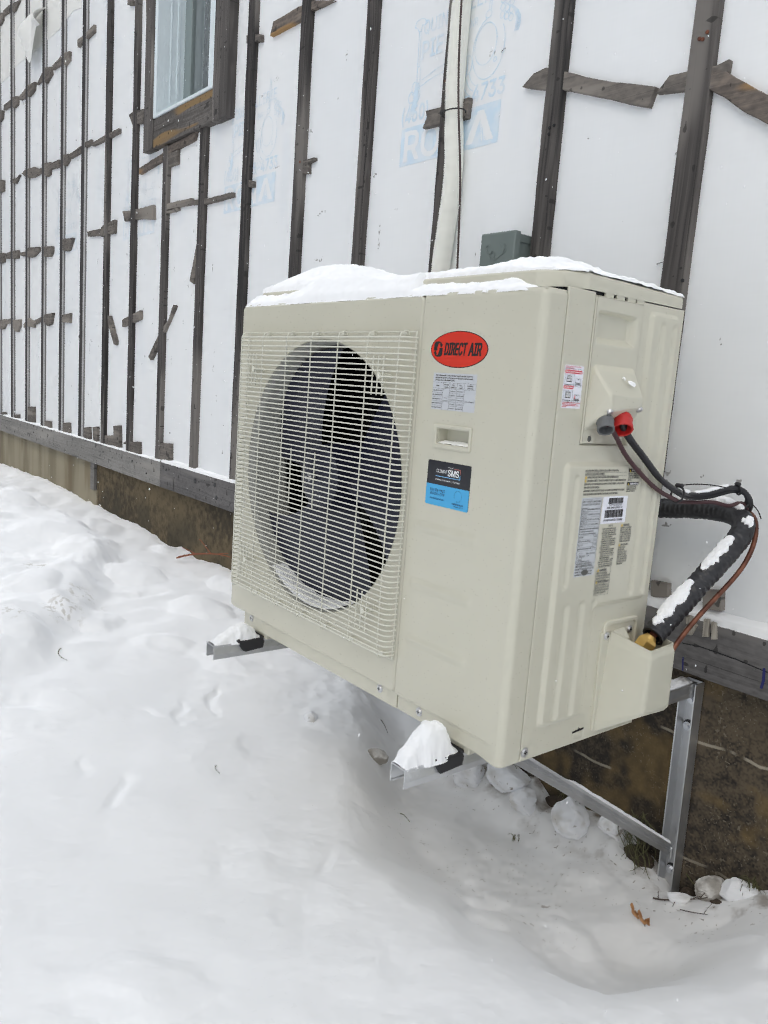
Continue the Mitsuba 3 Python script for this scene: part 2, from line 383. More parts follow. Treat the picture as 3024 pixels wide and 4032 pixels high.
# ------------------------------------------------------------------ snow ground
CX = np.array([-200, -8, -6.6, -5.2, -4.6, -4.0, -3.4, -3.0, -2.9, -2.7, -2.4, -1.9, -1.4, -1.0, -.67, -.52, -.45, -.34, -.22, -.13, -.066, 0, .06, .134, .4, 1.5, 200])
CZ = np.array([-.36, -.30, -.292, -.25, -.258, -.274, -.272, -.305, -.279, -.295, -.273, -.31, -.37, -.45, -.50, -.455, -.505, -.473, -.46, -.50, -.552, -.522, -.48, -.426, -.40, -.41, -.45])
HOLLOW = Polygon([(-1.22, .80), (-.98, .54), (-.80, .41), (-.62, .22), (-.44, .165), (-.25, .16), (-.03, .125), (.12, .18), (.19, .36), (.205, .52), (.215, .66), (.20, .80)])
def sdist(U, V, poly):
    d = np.full(U.shape, 9.0); ins = np.zeros(U.shape, bool)
    for (x0, y0), (x1, y1) in zip(poly[:-1], poly[1:]):
        ex, ey = x1 - x0, y1 - y0; L = ex * ex + ey * ey
        if L < 1e-12: continue
        t = np.clip(((U - x0) * ex + (V - y0) * ey) / L, 0, 1)
        d = np.minimum(d, np.hypot(U - x0 - t * ex, V - y0 - t * ey))
        with np.errstate(divide='ignore', invalid='ignore'):
            ins ^= ((y0 > V) != (y1 > V)) & (U < x0 + (V - y0) / (y1 - y0) * ex)
    return np.where(ins, -d, d)
DENTS = []
BANK = np.array([(-1.42, -.62), (-1.65, -.37), (-1.72, -.23), (-1.99, -.01), (-2.35, .20), (-2.66, .36), (-3.1, .50), (-3.7, .56), (-4.6, .30), (-4.6, -1.6), (-1.42, -1.6), (-1.42, -.62)])
CAPS = [(-3.2, .21, .26, .16, .3, .060), (-2.8, .25, .20, .13, .2, .050), (-3.58, .60, .16, .10, .1, .045), (-2.45, .37, .15, .11, .5, .050), (-2.04, .0, .16, .10, .7, .040), (-2.31, -.11, .13, .10, .2, .040), (-2.40, .06, .11, .08, .9, .040), (-1.93, -.27, .13, .09, .5, .045), (-1.71, .17, .12, .08, .8, .028), (-1.96, .42, .15, .10, .4, .040), (-4.3, .35, .3, .15, .1, .06), (-1.45, .30, .12, .08, .3, .022), (-.33, -.45, .12, .07, .7, .012), (-1.6, .60, .12, .07, .2, .04), (-2.15, .66, .14, .06, .1, .05), (-2.95, .70, .10, .05, .1, .04), (-.10, .42, .06, .04, .5, .012), (-.29, .36, .07, .04, 1.1, .016), (-.33, .31, .05, .035, .9, .012), (-.20, .30, .08, .05, .3, .012)]
def sstep(a, b, x):
    t = np.clip((x - a) / (b - a), 0, 1); return t * t * (3 - 2 * t)
def ground_z(X, Y):
    P2 = np.stack([X, Y], -1)
    zc = np.interp(X, CX, CZ)
    out = -.295 - .115 * sstep(-2.7, -.35, X) - .03 * sstep(.5, -1.5, Y) - .06 * sstep(-4, -9, X)
    wx = X + .05 * N(P2, .22, 3, 2); wy = Y + .05 * N(P2, .22, 5, 2)
    # signed distance to the hollow
    pts = np.array(HOLLOW.exterior.coords)
    dist = np.full(X.shape, 9.0); inside = np.zeros(X.shape, bool)
    for (x0, y0), (x1, y1) in zip(pts[:-1], pts[1:]):
        ex, ey = x1 - x0, y1 - y0
        t = np.clip(((wx - x0) * ex + (wy - y0) * ey) / (ex * ex + ey * ey), 0, 1)
        dist = np.minimum(dist, np.hypot(wx - x0 - t * ex, wy - y0 - t * ey))
        cond = ((y0 > wy) != (y1 > wy))
        with np.errstate(divide='ignore', invalid='ignore'):
            xi = x0 + (wy - y0) / (y1 - y0) * ex
        inside ^= cond & (wx < xi)
    sd = np.where(inside, -dist, dist)
    hol = 1 - sstep(-.20, .09, sd)
    fore = sstep(-1.75, -1.25, X) * sstep(.50, .35, Y)                 # calmer open snow in the foreground
    z = out * (1 - hol) + (-.555 + .03 * N(P2, .2, 8, 2)) * hol
    lump = .022 * N(P2, .26, 21, 3) + .034 * N(P2, .75, 2, 2)
    z = z + lump * (1 - .6 * hol) * (1 - .20 * fore) + .012 * N(P2, .11, 23, 2) * sstep(-.3, .35, N(P2, .5, 25, 2)) * (1 - .3 * hol) * (1 - .45 * fore)
    # trampled blocks: billowy ridges
    b = np.abs(N(P2 + .06 * np.stack([N(P2, .2, 31), N(P2, .2, 37)], -1), .16, 41, 2))
    patch = sstep(.0, .45, N(P2, .9, 51, 2))
    z = z + (.040 * (.32 - b)) * (.30 + .70 * patch) * (1 - .75 * fore)
    b2 = np.abs(N(P2 + .02 * np.stack([N(P2, .08, 33), N(P2, .08, 39)], -1), .055, 47, 2))
    crust = sstep(.05, .35, N(P2, .55, 57, 2)) * sstep(-1.15, -1.5, X) * sstep(.62, .4, Y)
    z = z + .014 * (.3 - b2) * np.maximum(crust, .45 * hol)
    bk = sdist(X + .05 * N(P2, .12, 105, 2), Y + .05 * N(P2, .12, 107, 2), BANK)
    z = z + .075 * sstep(.03, -.13, bk)
    for (x, y, rx, ry, a, hh) in CAPS:
        c, s = math.cos(a), math.sin(a)
        xx = X - x + .03 * N(P2, .08, 109, 2); yy = Y - y + .03 * N(P2, .08, 111, 2)
        q = ((xx * c + yy * s) / rx) ** 2 + ((-xx * s + yy * c) / ry) ** 2
        z = z + hh * np.clip(1 - q, 0, 1) ** .75
    rough = np.exp(-((X + 1.08) / .26) ** 2 - ((Y - .50) / .20) ** 2) + .30 * hol + .5 * sstep(.0, -.06, bk) * sstep(-.20, -.02, bk)
    z = z + rough * (.011 * N(P2, .05, 59, 2) + .0065 * N(P2, .020, 61, 3)) + .0011 * N(P2, .02, 71, 2)
    wx2 = X + .035 * N(P2, .07, 101, 2); wy2 = Y + .035 * N(P2, .07, 103, 2)
    for (x, y, rx, ry, a, dep) in DENTS:
        c, s = math.cos(a), math.sin(a)
        u = ((wx2 - x) * c + (wy2 - y) * s) / rx; v = (-(wx2 - x) * s + (wy2 - y) * c) / ry
        q = u * u + v * v
        z = z - .8 * dep * np.exp(-q ** 1.4) * np.clip(.75 + .9 * v, .1, 1.5)
    k = np.exp(-(np.clip(YF - Y, 0, 9) / .085) ** 2)
    zc2 = zc + .010 * N(P2, .07, 81, 2)
    z = z * (1 - k) + zc2 * k
    # overall fade to a plain field far away
    far = sstep(6, 25, np.hypot(X, Y))
    return z * (1 - far) + (-.42 + .05 * N(P2, 6.0, 91, 2)) * far
DENTS += [(-1.235, .03, .060, .016, 2.5, .016), (-1.26, .15, .075, .018, 2.6, .02), (-.95, -.26, .07, .016, 2.5, .016), (-1.11, -.30, .05, .014, 2.6, .01),
          (-.45, .0, .05, .02, 2.2, .010), (-.58, -.17, .07, .03, 2.4, .008), (-1.27, -.08, .05, .02, .6, .010), (-2.81, .03, .12, .06, .3, .022),
          (-3.28, .47, .16, .08, .2, .026), (-2.47, .49, .12, .07, .5, .03), (-2.05, .0, .08, .04, .9, .02), (-1.9, -.19, .07, .05, .2, .018),
          (-.32, -.55, .07, .04, .4, .012), (-2.2, .3, .10, .05, 1.2, .02), (-1.65, .15, .07, .04, .7, .018), (-.2, .22, .07, .03, .4, .02), (.05, .25, .07, .035, .5, .018),
          (-3.9, .1, .2, .1, .4, .03), (-4.6, .4, .2, .1, .2, .03), (-1.5, -.35, .08, .05, .5, .02)]
def graded(*segs):
    return np.unique(np.concatenate([np.arange(a, b, s) for a, b, s in segs]))
gx = np.r_[-150, -80, -45, -28, -18, -13, -10, graded((-8.5, -3, .03), (-3, -1.35, .012), (-1.35, .36, .0058), (.36, .8, .02), (.8, 3, .1)), 4, 6, 9, 14, 22, 40, 80, 150]
gy = np.r_[-150, -80, -40, -20, -12, -8, -5, -3.5, -2.6, graded((-2, -.9, .07), (-.9, -.2, .0085), (-.2, .79, .0058)), 1.0, 1.6, 3, 6, 12, 25, 60, 150]
GX, GY = np.meshgrid(gx, gy, indexing='ij')
GZ = ground_z(GX, GY)
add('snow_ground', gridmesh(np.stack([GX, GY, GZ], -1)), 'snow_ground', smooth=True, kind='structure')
def gz(x, y):
    return float(ground_z(np.array([x]), np.array([y]))[0])

# ------------------------------------------------------------------ house: wrapped wall, battens, boards, foundation, window
HOUSE = thing('house', 'house wall under white wrap with dark vertical battens over a stained concrete foundation', 'house')
WX0, WX1, WZ1 = -3.19, -2.60, 3.0                                 # window opening
XL, XR = -14.0, 5.0
wall_poly = np.array([(XL, .02), (XR, .02), (XR, 3.9), (XL, 3.9)])
hole = np.array([(WX0 - .01, 1.79), (WX1 + .02, 1.79), (WX1 + .02, WZ1), (WX0 - .01, WZ1)])
add(HOUSE + '__wrap', plate(wall_poly, -.02, 0, front(YW), holes=[hole]), 'house_wrap', smooth=False, label='white house wrap sheet printed with faded blue marks')
lap = np.array([(-9, 2.69), (-6.348, 2.702), (-6.07, 2.695), (-5.88, 2.718), (-5.67, 2.709), (-5.45, 2.700), (-5.15, 2.690), (-4.86, 2.682), (-4.75, 2.695), (-4.57, 2.712), (-4.424, 2.684), (-4.40, 3.9), (-9, 3.9)])
add(HOUSE + '__wrap', plate(lap, .0005, .004, front(YW), .001), 'house_wrap_flap', smooth=False, label='upper lap of wrap with a wavy torn lower edge')
fl = np.array([[-5.43, 2.93, .0], [-5.27, 2.93, .01], [-5.06, 2.90, .012]])
U, V = np.meshgrid(np.linspace(0, 1, 24), np.linspace(0, 1, 30), indexing='ij')
fx = -5.50 + .44 * U - .10 * V * (1 - U) + .03 * V; fz = 2.93 - .06 * U - V * (.13 + .18 * np.sin(np.pi * np.clip(U * 1.15, 0, 1)) ** 1.0)
fy = YB - .006 - .06 * np.sin(np.pi * V * .9) * (.4 + .6 * U) - .012 * np.sin(6 * U + 3 * V) - .02 * V
add(HOUSE + '__torn_flap', gridmesh(np.stack([fx, fy, fz], -1)), 'house_wrap_flap', smooth=True, label='torn corner of wrap folded forward over a batten')
# the shell behind the wrap
add(HOUSE + '__shell', cat([box(XL, WX0 - .012, YW + .021, YW + .30, .0, 3.9), box(WX1 + .022, XR, YW + .021, YW + .30, .0, 3.9), box(WX0 - .012, WX1 + .022, YW + .021, YW + .30, .0, 1.788),
                             box(WX0 - .012, WX1 + .022, YW + .021, YW + .30, WZ1 + .002, 3.9)]), 'room_dark', smooth=False)
# foundation
fx_ = np.linspace(XL, XR, 240); fz_ = np.linspace(-1.2, .03, 24)
FX, FZ = np.meshgrid(fx_, fz_, indexing='ij')
FY = YF + .004 * N(np.stack([FX, FZ], -1), .3, 5) + np.where(FX < -4.15, -.006, 0)
add(HOUSE + '__foundation', gridmesh(np.stack([FX, FY, FZ], -1)), 'concrete', smooth=True, label='stained brown concrete foundation with pale form lines')

def wobble_bar(x0, x1, y0, y1, z0, z1, axis, seed, amp=.0022, ch=.0022):
    """a plank with slightly uneven arrises; axis 'z' or 'x'"""
    L0, L1 = (z0, z1) if axis == 'z' else (x0, x1)
    n = max(4, int(abs(L1 - L0) / .045))
    s = np.linspace(L0, L1, n)
    def edge(k):
        return amp * (N(np.stack([s * 1.0, np.full(n, k * 7.3 + seed)], -1), .25, seed, 2) + .5 * N(np.stack([s, np.full(n, k * 3.1 + seed)], -1), .05, seed + 3, 1))
    a0, a1 = ((x0, x1) if axis == 'z' else (z0, z1))
    prof = [(a0 + edge(0), y1), (a0 + edge(0), y0 + ch), (a0 + ch + edge(0), y0), (a1 - ch + edge(1), y0), (a1 + edge(1), y0 + ch), (a1 + edge(1), y1)]
    R = []
    for a, y in prof:
        yy = np.full(n, y) + (amp * .5 * N(np.stack([s, np.full(n, 9.0 + seed)], -1), .6, seed + 5, 2) if y < y1 else 0)
        R.append(np.stack([a, yy, s], -1) if axis == 'z' else np.stack([s, yy, a], -1))
    Pm = np.stack(R, 1)
    m = gridmesh(Pm)
    caps = []
    for e in (0, -1):
        v = Pm[e]; caps.append((v, np.array([[0, i, i + 1] for i in range(1, len(v) - 1)])))
    return cat([m] + caps)

BW = {3: .0600, -2: .060, 1: .060}
for k in range(-26, 10):
    x0 = B0 + SP * k
    if k in (-4, -3):
        zt = 1.672 if k == -4 else 1.684
        add(HOUSE + '__batten', wobble_bar(x0, x0 + .060, YB, YW + .001, .145, zt, 'z', 100 + k), 'batten_wood', label='dark batten stopping under the window')
        add(HOUSE + '__batten', wobble_bar(x0, x0 + .060, YB, YW + .001, 3.08, 3.8, 'z', 140 + k), 'batten_wood')
        continue
    if abs(k) > 13 and k > 4:
        continue
    add(HOUSE + '__batten', wobble_bar(x0, x0 + BW.get(k, .0575 + .003 * math.sin(k * 5.1)), YB, YW + .001, .145 + .002 * math.sin(k), 3.85, 'z', 60 + k),
        'batten_frosted' if k <= -7 else 'batten_wood')
# bottom boards: a paler board to the left of a grey one
for x0, x1, m, lb in ((XL, -6.9, 'board_pale', None), (-6.897, -3.028, 'board_pale', 'pale weathered bottom board'), (-3.024, .80, 'board_grey', 'dark grey bottom board with knots and cracks'), (.803, XR, 'board_grey', None)):
    add(HOUSE + '__bottom_board', wobble_bar(x0, x1, LEDY, YF + .012, .0135, .1425, 'x', 31 + int(abs(x0)), .0014), m, label=lb)
add(HOUSE + '__board_patch', wobble_bar(-3.018, -2.858, LEDY - .0035, LEDY + .001, .016, .076, 'x', 5, .001, .001), 'board_grey')
add(HOUSE + '__joint_strip', box(-4.215, -4.150, YF - .022, YF - .004, -.172, .010), 'board_pale', smooth=False)
# long crack and pen marks on the right-hand board
add(HOUSE + '__pen_mark', flat(LineString([(-.095, .046), (-.0935, .030), (-.092, .018)]).buffer(.0018), front(LEDY), .0012), 'pen_blue', smooth=False)
add(HOUSE + '__pen_mark', flat(LineString([(.0865, .079), (.0885, .055), (.0865, .040)]).buffer(.0030), front(LEDY), .0016), 'pen_blue', smooth=False)
add(HOUSE + '__crack', flat(unary_union([LineString([(-.102, .079), (-.06, .0835), (-.024, .083), (.03, .081), (.084, .076), (.2, .072)]).buffer(.0012)]), front(LEDY), .0012), 'ink_black', smooth=False)
for x, z, r in ((-.092, .0505, .0035), (-.056, .124, .004), (-3.40, .10, .008), (-2.62, .10, .012), (-2.40, .055, .010), (-2.42, .11, .010), (-2.95, .11, .007), (-3.9, .075, .006), (-2.98, .05, .007), (.065, .072, .003), (-3.2, .06, .006), (-3.85, .10, .005), (-2.99, .125, .006), (-2.95, .02, .006)):
    add(HOUSE + '__nail', cyl((x, LEDY - .002, z), (x, LEDY + .004, z), r, 9), 'ink_grey' if r < .0045 else 'ink_black', smooth=30)

SHIMS = [[[-0.774,1.416],[-0.738,1.44],[-0.698,1.445],[-0.622,1.416],[-0.532,1.379],[-0.358,1.322],[-0.372,1.281],[-0.616,1.372],[-0.697,1.392]],[[-0.355,1.307],[-0.325,1.338],[-0.285,1.336],[-0.213,1.331],[-0.184,1.337],[-0.185,1.314],[-0.21,1.283],[-0.285,1.298]],[[-0.237,1.331],[-0.215,1.331],[-0.089,1.246],[-0.053,1.216],[-0.044,1.155],[-0.08,1.187],[-0.211,1.278],[-0.236,1.296]],[[-2.135,1.908],[-2.114,1.954],[-1.934,1.954],[-1.843,1.947],[-1.707,1.909],[-1.84,1.916],[-1.929,1.904]],[[-1.902,1.415],[-1.837,1.404],[-1.775,1.403],[-1.772,1.394],[-1.813,1.389],[-1.809,1.353],[-1.897,1.366]],[[-2.327,1.963],[-2.209,1.935],[-2.206,1.909],[-2.324,1.931]],[[-2.289,1.402],[-2.218,1.385],[-2.218,1.362],[-2.287,1.372]],[[-1.174,1.387],[-1.158,1.415],[-1.165,1.436],[-1.107,1.433],[-0.977,1.434],[-0.979,1.379],[-1.109,1.384]],[[-4.451,2.512],[-4.341,2.506],[-4.162,2.517],[-4.161,2.477],[-4.44,2.466]],[[-3.596,1.916],[-3.548,1.919],[-3.386,1.902],[-3.395,1.835],[-3.544,1.859]],[[-4.175,1.877],[-3.968,1.88],[-3.737,1.876],[-3.736,1.853],[-3.857,1.852],[-4.157,1.857]],[[-3.435,1.624],[-3.139,1.647],[-3.143,1.613],[-3.433,1.592]],[[-3.123,1.668],[-2.771,1.677],[-2.789,1.646],[-3.12,1.63]],[[-3.109,1.633],[-2.966,1.634],[-2.966,1.571],[-3.104,1.573]],[[-3.643,2.489],[-3.567,2.466],[-3.565,2.442],[-3.642,2.465]],[[-3.394,2.415],[-3.342,2.399],[-3.335,2.283],[-3.38,2.298]],[[-3.107,1.404],[-2.798,1.394],[-2.796,1.366],[-3.105,1.376]],[[-3.093,1.367],[-2.943,1.368],[-2.942,1.356],[-3.092,1.358]],[[-2.797,1.385],[-2.623,1.37],[-2.394,1.365],[-2.388,1.346],[-2.622,1.348],[-2.796,1.363]],[[-3.658,1.435],[-3.536,1.424],[-3.243,1.418],[-3.232,1.347],[-3.429,1.369],[-3.626,1.38]],[[-3.989,1.386],[-3.957,1.394],[-3.773,1.404],[-3.78,1.333],[-3.954,1.339],[-3.987,1.333]],[[-2.724,1.182],[-2.692,1.175],[-2.689,1.135],[-2.746,1.006],[-2.785,1.021]],[[-3.109,0.793],[-3.017,0.845],[-2.959,0.918],[-2.937,0.912],[-3.01,0.839],[-3.113,0.745],[-3.222,0.647],[-3.255,0.664]],[[-3.63,0.858],[-3.517,0.881],[-3.375,0.903],[-3.372,0.857],[-3.514,0.834],[-3.628,0.819]],[[-3.866,0.886],[-3.828,0.885],[-3.716,0.743],[-3.724,0.72],[-3.752,0.723],[-3.844,0.831]],[[-3.738,0.264],[-3.644,0.275],[-3.628,0.147],[-3.723,0.147]],[[-3.872,0.195],[-3.726,0.209],[-3.723,0.15],[-3.87,0.149]],[[-3.477,0.199],[-3.349,0.209],[-3.344,0.141],[-3.474,0.143]],[[-3.124,0.228],[-2.945,0.243],[-2.939,0.151],[-3.11,0.139]],[[-3.584,0.182],[-3.504,0.2],[-3.503,0.19],[-3.565,0.177]],[[-4.085,0.228],[-4.004,0.237],[-4.0,0.145],[-4.068,0.148]],[[-4.245,0.212],[-4.147,0.222],[-4.136,0.143],[-4.243,0.145]],[[-4.658,0.207],[-4.539,0.216],[-4.528,0.142],[-4.656,0.141]],[[-5.072,0.189],[-4.946,0.194],[-4.945,0.143],[-5.071,0.141]],[[-5.498,0.258],[-5.348,0.267],[-5.347,0.142],[-5.498,0.135]],[[-5.885,0.172],[-5.763,0.181],[-5.763,0.143],[-5.886,0.137]],[[-6.289,0.162],[-6.154,0.168],[-6.154,0.143],[-6.289,0.137]],[[-4.304,0.807],[-4.325,0.807],[-4.367,0.765],[-4.323,0.74],[-4.302,0.751]],[[-6.293,3.191],[-6.184,3.164],[-6.193,3.113],[-6.295,3.103]],[[-6.184,3.175],[-6.024,3.166],[-5.724,3.113],[-5.863,3.077],[-6.042,3.121],[-6.166,3.135]],[[-4.941,2.488],[-4.806,2.495],[-4.72,2.506],[-4.599,2.487],[-4.604,2.437],[-4.681,2.426],[-4.806,2.455],[-4.941,2.461]],[[-5.299,2.453],[-5.214,2.482],[-5.116,2.516],[-4.981,2.491],[-4.966,2.443],[-5.08,2.413],[-5.206,2.453]],[[-5.723,2.478],[-5.611,2.486],[-5.517,2.501],[-5.344,2.483],[-5.365,2.435],[-5.486,2.42],[-5.611,2.437],[-5.723,2.445]],[[-6.173,2.506],[-6.003,2.504],[-5.916,2.507],[-5.789,2.488],[-5.789,2.433],[-5.882,2.425],[-6.003,2.462],[-6.174,2.471]],[[-6.419,2.512],[-6.21,2.478],[-6.23,2.425],[-6.305,2.415],[-6.42,2.431]],[[-4.349,1.899],[-4.273,1.902],[-4.187,1.901],[-4.18,1.876],[-4.25,1.871],[-4.349,1.878]],[[-4.753,1.903],[-4.697,1.901],[-4.592,1.889],[-4.597,1.848],[-4.657,1.828],[-4.752,1.851]],[[-4.58,1.883],[-4.361,1.894],[-4.359,1.859],[-4.567,1.856]],[[-5.17,1.917],[-5.099,1.914],[-4.982,1.903],[-4.994,1.827],[-5.055,1.821],[-5.168,1.853]],[[-4.988,1.892],[-4.791,1.887],[-4.79,1.842],[-4.981,1.856]],[[-5.674,1.933],[-5.593,1.946],[-5.498,1.94],[-5.345,1.929],[-5.241,1.896],[-5.198,1.898],[-5.205,1.867],[-5.374,1.864],[-5.497,1.878],[-5.593,1.904]],[[-5.98,1.94],[-5.807,1.923],[-5.731,1.936],[-5.841,1.889],[-5.98,1.913]],[[-6.409,1.998],[-6.198,1.965],[-6.199,1.885],[-6.313,1.889],[-6.41,1.905]],[[-4.23,1.386],[-3.989,1.379],[-3.987,1.341],[-4.218,1.356]],[[-4.739,1.386],[-4.492,1.375],[-4.562,1.306],[-4.636,1.305],[-4.738,1.325]],[[-5.161,1.376],[-4.923,1.361],[-4.922,1.328],[-4.976,1.296],[-5.16,1.31]],[[-5.706,1.382],[-5.582,1.377],[-5.494,1.4],[-5.234,1.382],[-5.234,1.353],[-5.369,1.326],[-5.478,1.33],[-5.706,1.36]],[[-6.13,1.407],[-6.01,1.411],[-5.773,1.405],[-5.782,1.344],[-5.877,1.351],[-6.167,1.373]],[[-6.418,1.434],[-6.186,1.416],[-6.187,1.346],[-6.302,1.345],[-6.42,1.358]],[[-4.726,0.904],[-4.643,0.91],[-4.537,0.916],[-4.548,0.855],[-4.725,0.861]],[[-5.349,0.853],[-5.333,0.883],[-5.154,0.905],[-5.06,0.92],[-4.9,0.926],[-4.939,0.852],[-5.023,0.841],[-5.153,0.88]],[[-5.613,0.861],[-5.491,0.903],[-5.349,0.87],[-5.348,0.832],[-5.474,0.842],[-5.613,0.834]],[[-6.154,0.896],[-5.986,0.908],[-5.879,0.896],[-5.722,0.898],[-5.722,0.849],[-5.791,0.804],[-5.861,0.809],[-5.987,0.875],[-6.154,0.868]],[[-6.408,0.901],[-6.144,0.906],[-6.144,0.868],[-6.212,0.83],[-6.409,0.832]],[[-0.211,0.197],[-0.166,0.2],[-0.162,0.169],[-0.205,0.158]],[[-0.081,0.208],[-0.036,0.216],[-0.031,0.171],[-0.074,0.165]]]
def torn(poly, seed):
    p = np.asarray(poly, float)
    q = []
    for i in range(len(p)):
        a, b = p[i], p[(i + 1) % len(p)]
        n = max(1, int(np.linalg.norm(b - a) / .03))
        for t in np.arange(n) / n:
            q.append(a + (b - a) * t + .0010 * rng.normal(size=2) * (t > 0))
    return np.array(q)
for i, p in enumerate(SHIMS):
    p = np.array(p)
    far = p[:, 0].mean() < -4.4
    proud = .0015 if i not in (0, 2) else .012
    m = plate(torn(p, i), -(YW - YB) - .0, -.002 + (0 if not far else .001), front(YB), .0015)
    key = add(HOUSE + '__shim', m, 'scrap_tan' if i in (2, 3, 11, 12) else 'scrap_wood')
    if i in (0, 2, 3, 7, 12, 22):
        tag(key, {0: 'long grey splintered shim behind the second batten from the right', 2: 'broken shim with an orange heart running off the right edge', 3: 'splintered shim with a tan heart above the condenser',
                  7: 'ragged shim behind the white tube', 12: 'brown shim below the window sill', 22: 'thin shim leaning diagonally behind a batten'}[i])
for p in ([(-.099, .147), (-.084, .147), (-.083, .135), (-.096, .126)], [(-.085, .138), (-.070, .130), (-.081, .104), (-.086, .104), (-.104, .105), (-.10, .112)],
          [(-.057, .149), (-.044, .152), (-.041, .112), (-.054, .109)], [(-.039, .148), (-.028, .147), (-.022, .112), (-.033, .109)]):
    add(HOUSE + '__splint', plate(torn(p, 3), 0, .008, front(LEDY), .001), 'splint_wood', label=None)
# staples, left in the wrap
for x, z, a in ((-.87, 1.535, .5), (-.285, 1.70, .3), (-.30, .93, .2), (-1.45, 1.00, .5), (-3.9, 1.0, .2), (.02, .62, .8)):
    d = np.array([math.cos(a), math.sin(a)]) * .007
    add(HOUSE + '__staple', tube([(x - d[0], YW - .001, z - d[1]), (x - d[0], YW - .004, z - d[1]), (x + d[0], YW - .005, z + d[1]), (x + d[0], YW - .001, z + d[1])], .0008, 5), 'staple_black')
nk = HOUSE + '__nick'
add(nk, flat(unary_union([LineString([(.014, .622), (.020, .632), (.026, .622)]).buffer(.0022), LineString([(.022, .630), (.026, .638)]).buffer(.0016)]), front(YW), .0012), 'staple_black', smooth=False)
# nail heads in the battens
for x, z in ((-.258, 1.395), (-.250, 1.392), (-.241, 1.404), (-.66, 1.29), (-.645, 1.293), (-.66, 1.275), (-.225, .885), (-1.07, 1.71), (-1.08, 1.50), (-1.862, 1.40)):
    add(HOUSE + '__nail', cyl((x, YB - .0025, z), (x, YB + .003, z), .004, 10), 'copper' if z > 1.3 else 'ink_black')

# window: recessed unit with wooden trim
WIN = HOUSE + '__window'
tag(WIN, 'pale blue recessed window framed by grey planks')
fo = np.array([(-3.219, 1.8165), (-2.567, 1.8165), (-2.567, 3.02), (-3.219, 3.02)]); fi = np.array([(-3.190, 1.832), (-2.622, 1.832), (-2.622, 2.985), (-3.190, 2.985)])
add(WIN + '__frame', plate(fo, -.03, .018, front(YB), .003, holes=[fi]), 'window_white')
add(WIN + '__jamb', cat([box(-3.197, -3.189, YB + .02, .92, 1.83, 2.99), box(-2.6225, -2.612, YB + .02, .92, 1.83, 2.99), box(-3.189, -2.6225, YB + .02, .92, 1.822, 1.8315), box(-3.189, -2.6225, YB + .02, .92, 2.985, 2.99),
                           box(-3.189, -3.1845, .80, .812, 1.8315, 2.985), box(-3.189, -3.186, .765, .771, 1.8315, 2.985)]), 'window_white', smooth=False)
add(WIN + '__sash', plate(np.array([(-3.189, 1.8315), (-2.6225, 1.8315), (-2.6225, 2.985), (-3.189, 2.985)]), 0, .068, front(.905), .003, holes=[np.array([(-3.115, 1.90), (-2.69, 1.90), (-2.69, 2.93), (-3.115, 2.93)])]), 'window_sash')
add(WIN + '__pane', plate(np.array([(-3.115, 1.90), (-2.69, 1.90), (-2.69, 2.93), (-3.115, 2.93)]), 0, .0005, front(.850)), 'pane_glass', smooth=False)
add(WIN + '__room', cat([box(-3.6, -2.2, 1.9, 1.95, 1.5, 3.3), box(-3.65, -3.6, 1.04, 1.95, 1.5, 3.3), box(-2.2, -2.15, 1.04, 1.95, 1.5, 3.3), box(-3.6, -2.2, 1.04, 1.95, 1.45, 1.5), box(-3.6, -2.2, 1.04, 1.95, 3.3, 3.35)]), 'room_dark', smooth=False)
add(WIN + '__trim_board', wobble_bar(-3.333, -3.221, YB - .019, YW, 1.676, 3.1, 'z', 3), 'trim_upright')
add(WIN + '__trim_board', wobble_bar(-2.565, -2.432, YB - .022, YW, 1.673, 3.1, 'z', 4), 'trim_upright')
add(WIN + '__trim_board', wobble_bar(-3.219, -2.568, YB - .012, YW, 1.677, 1.814, 'x', 6), 'trim_wood', label='weathered sill plank with an orange stain')

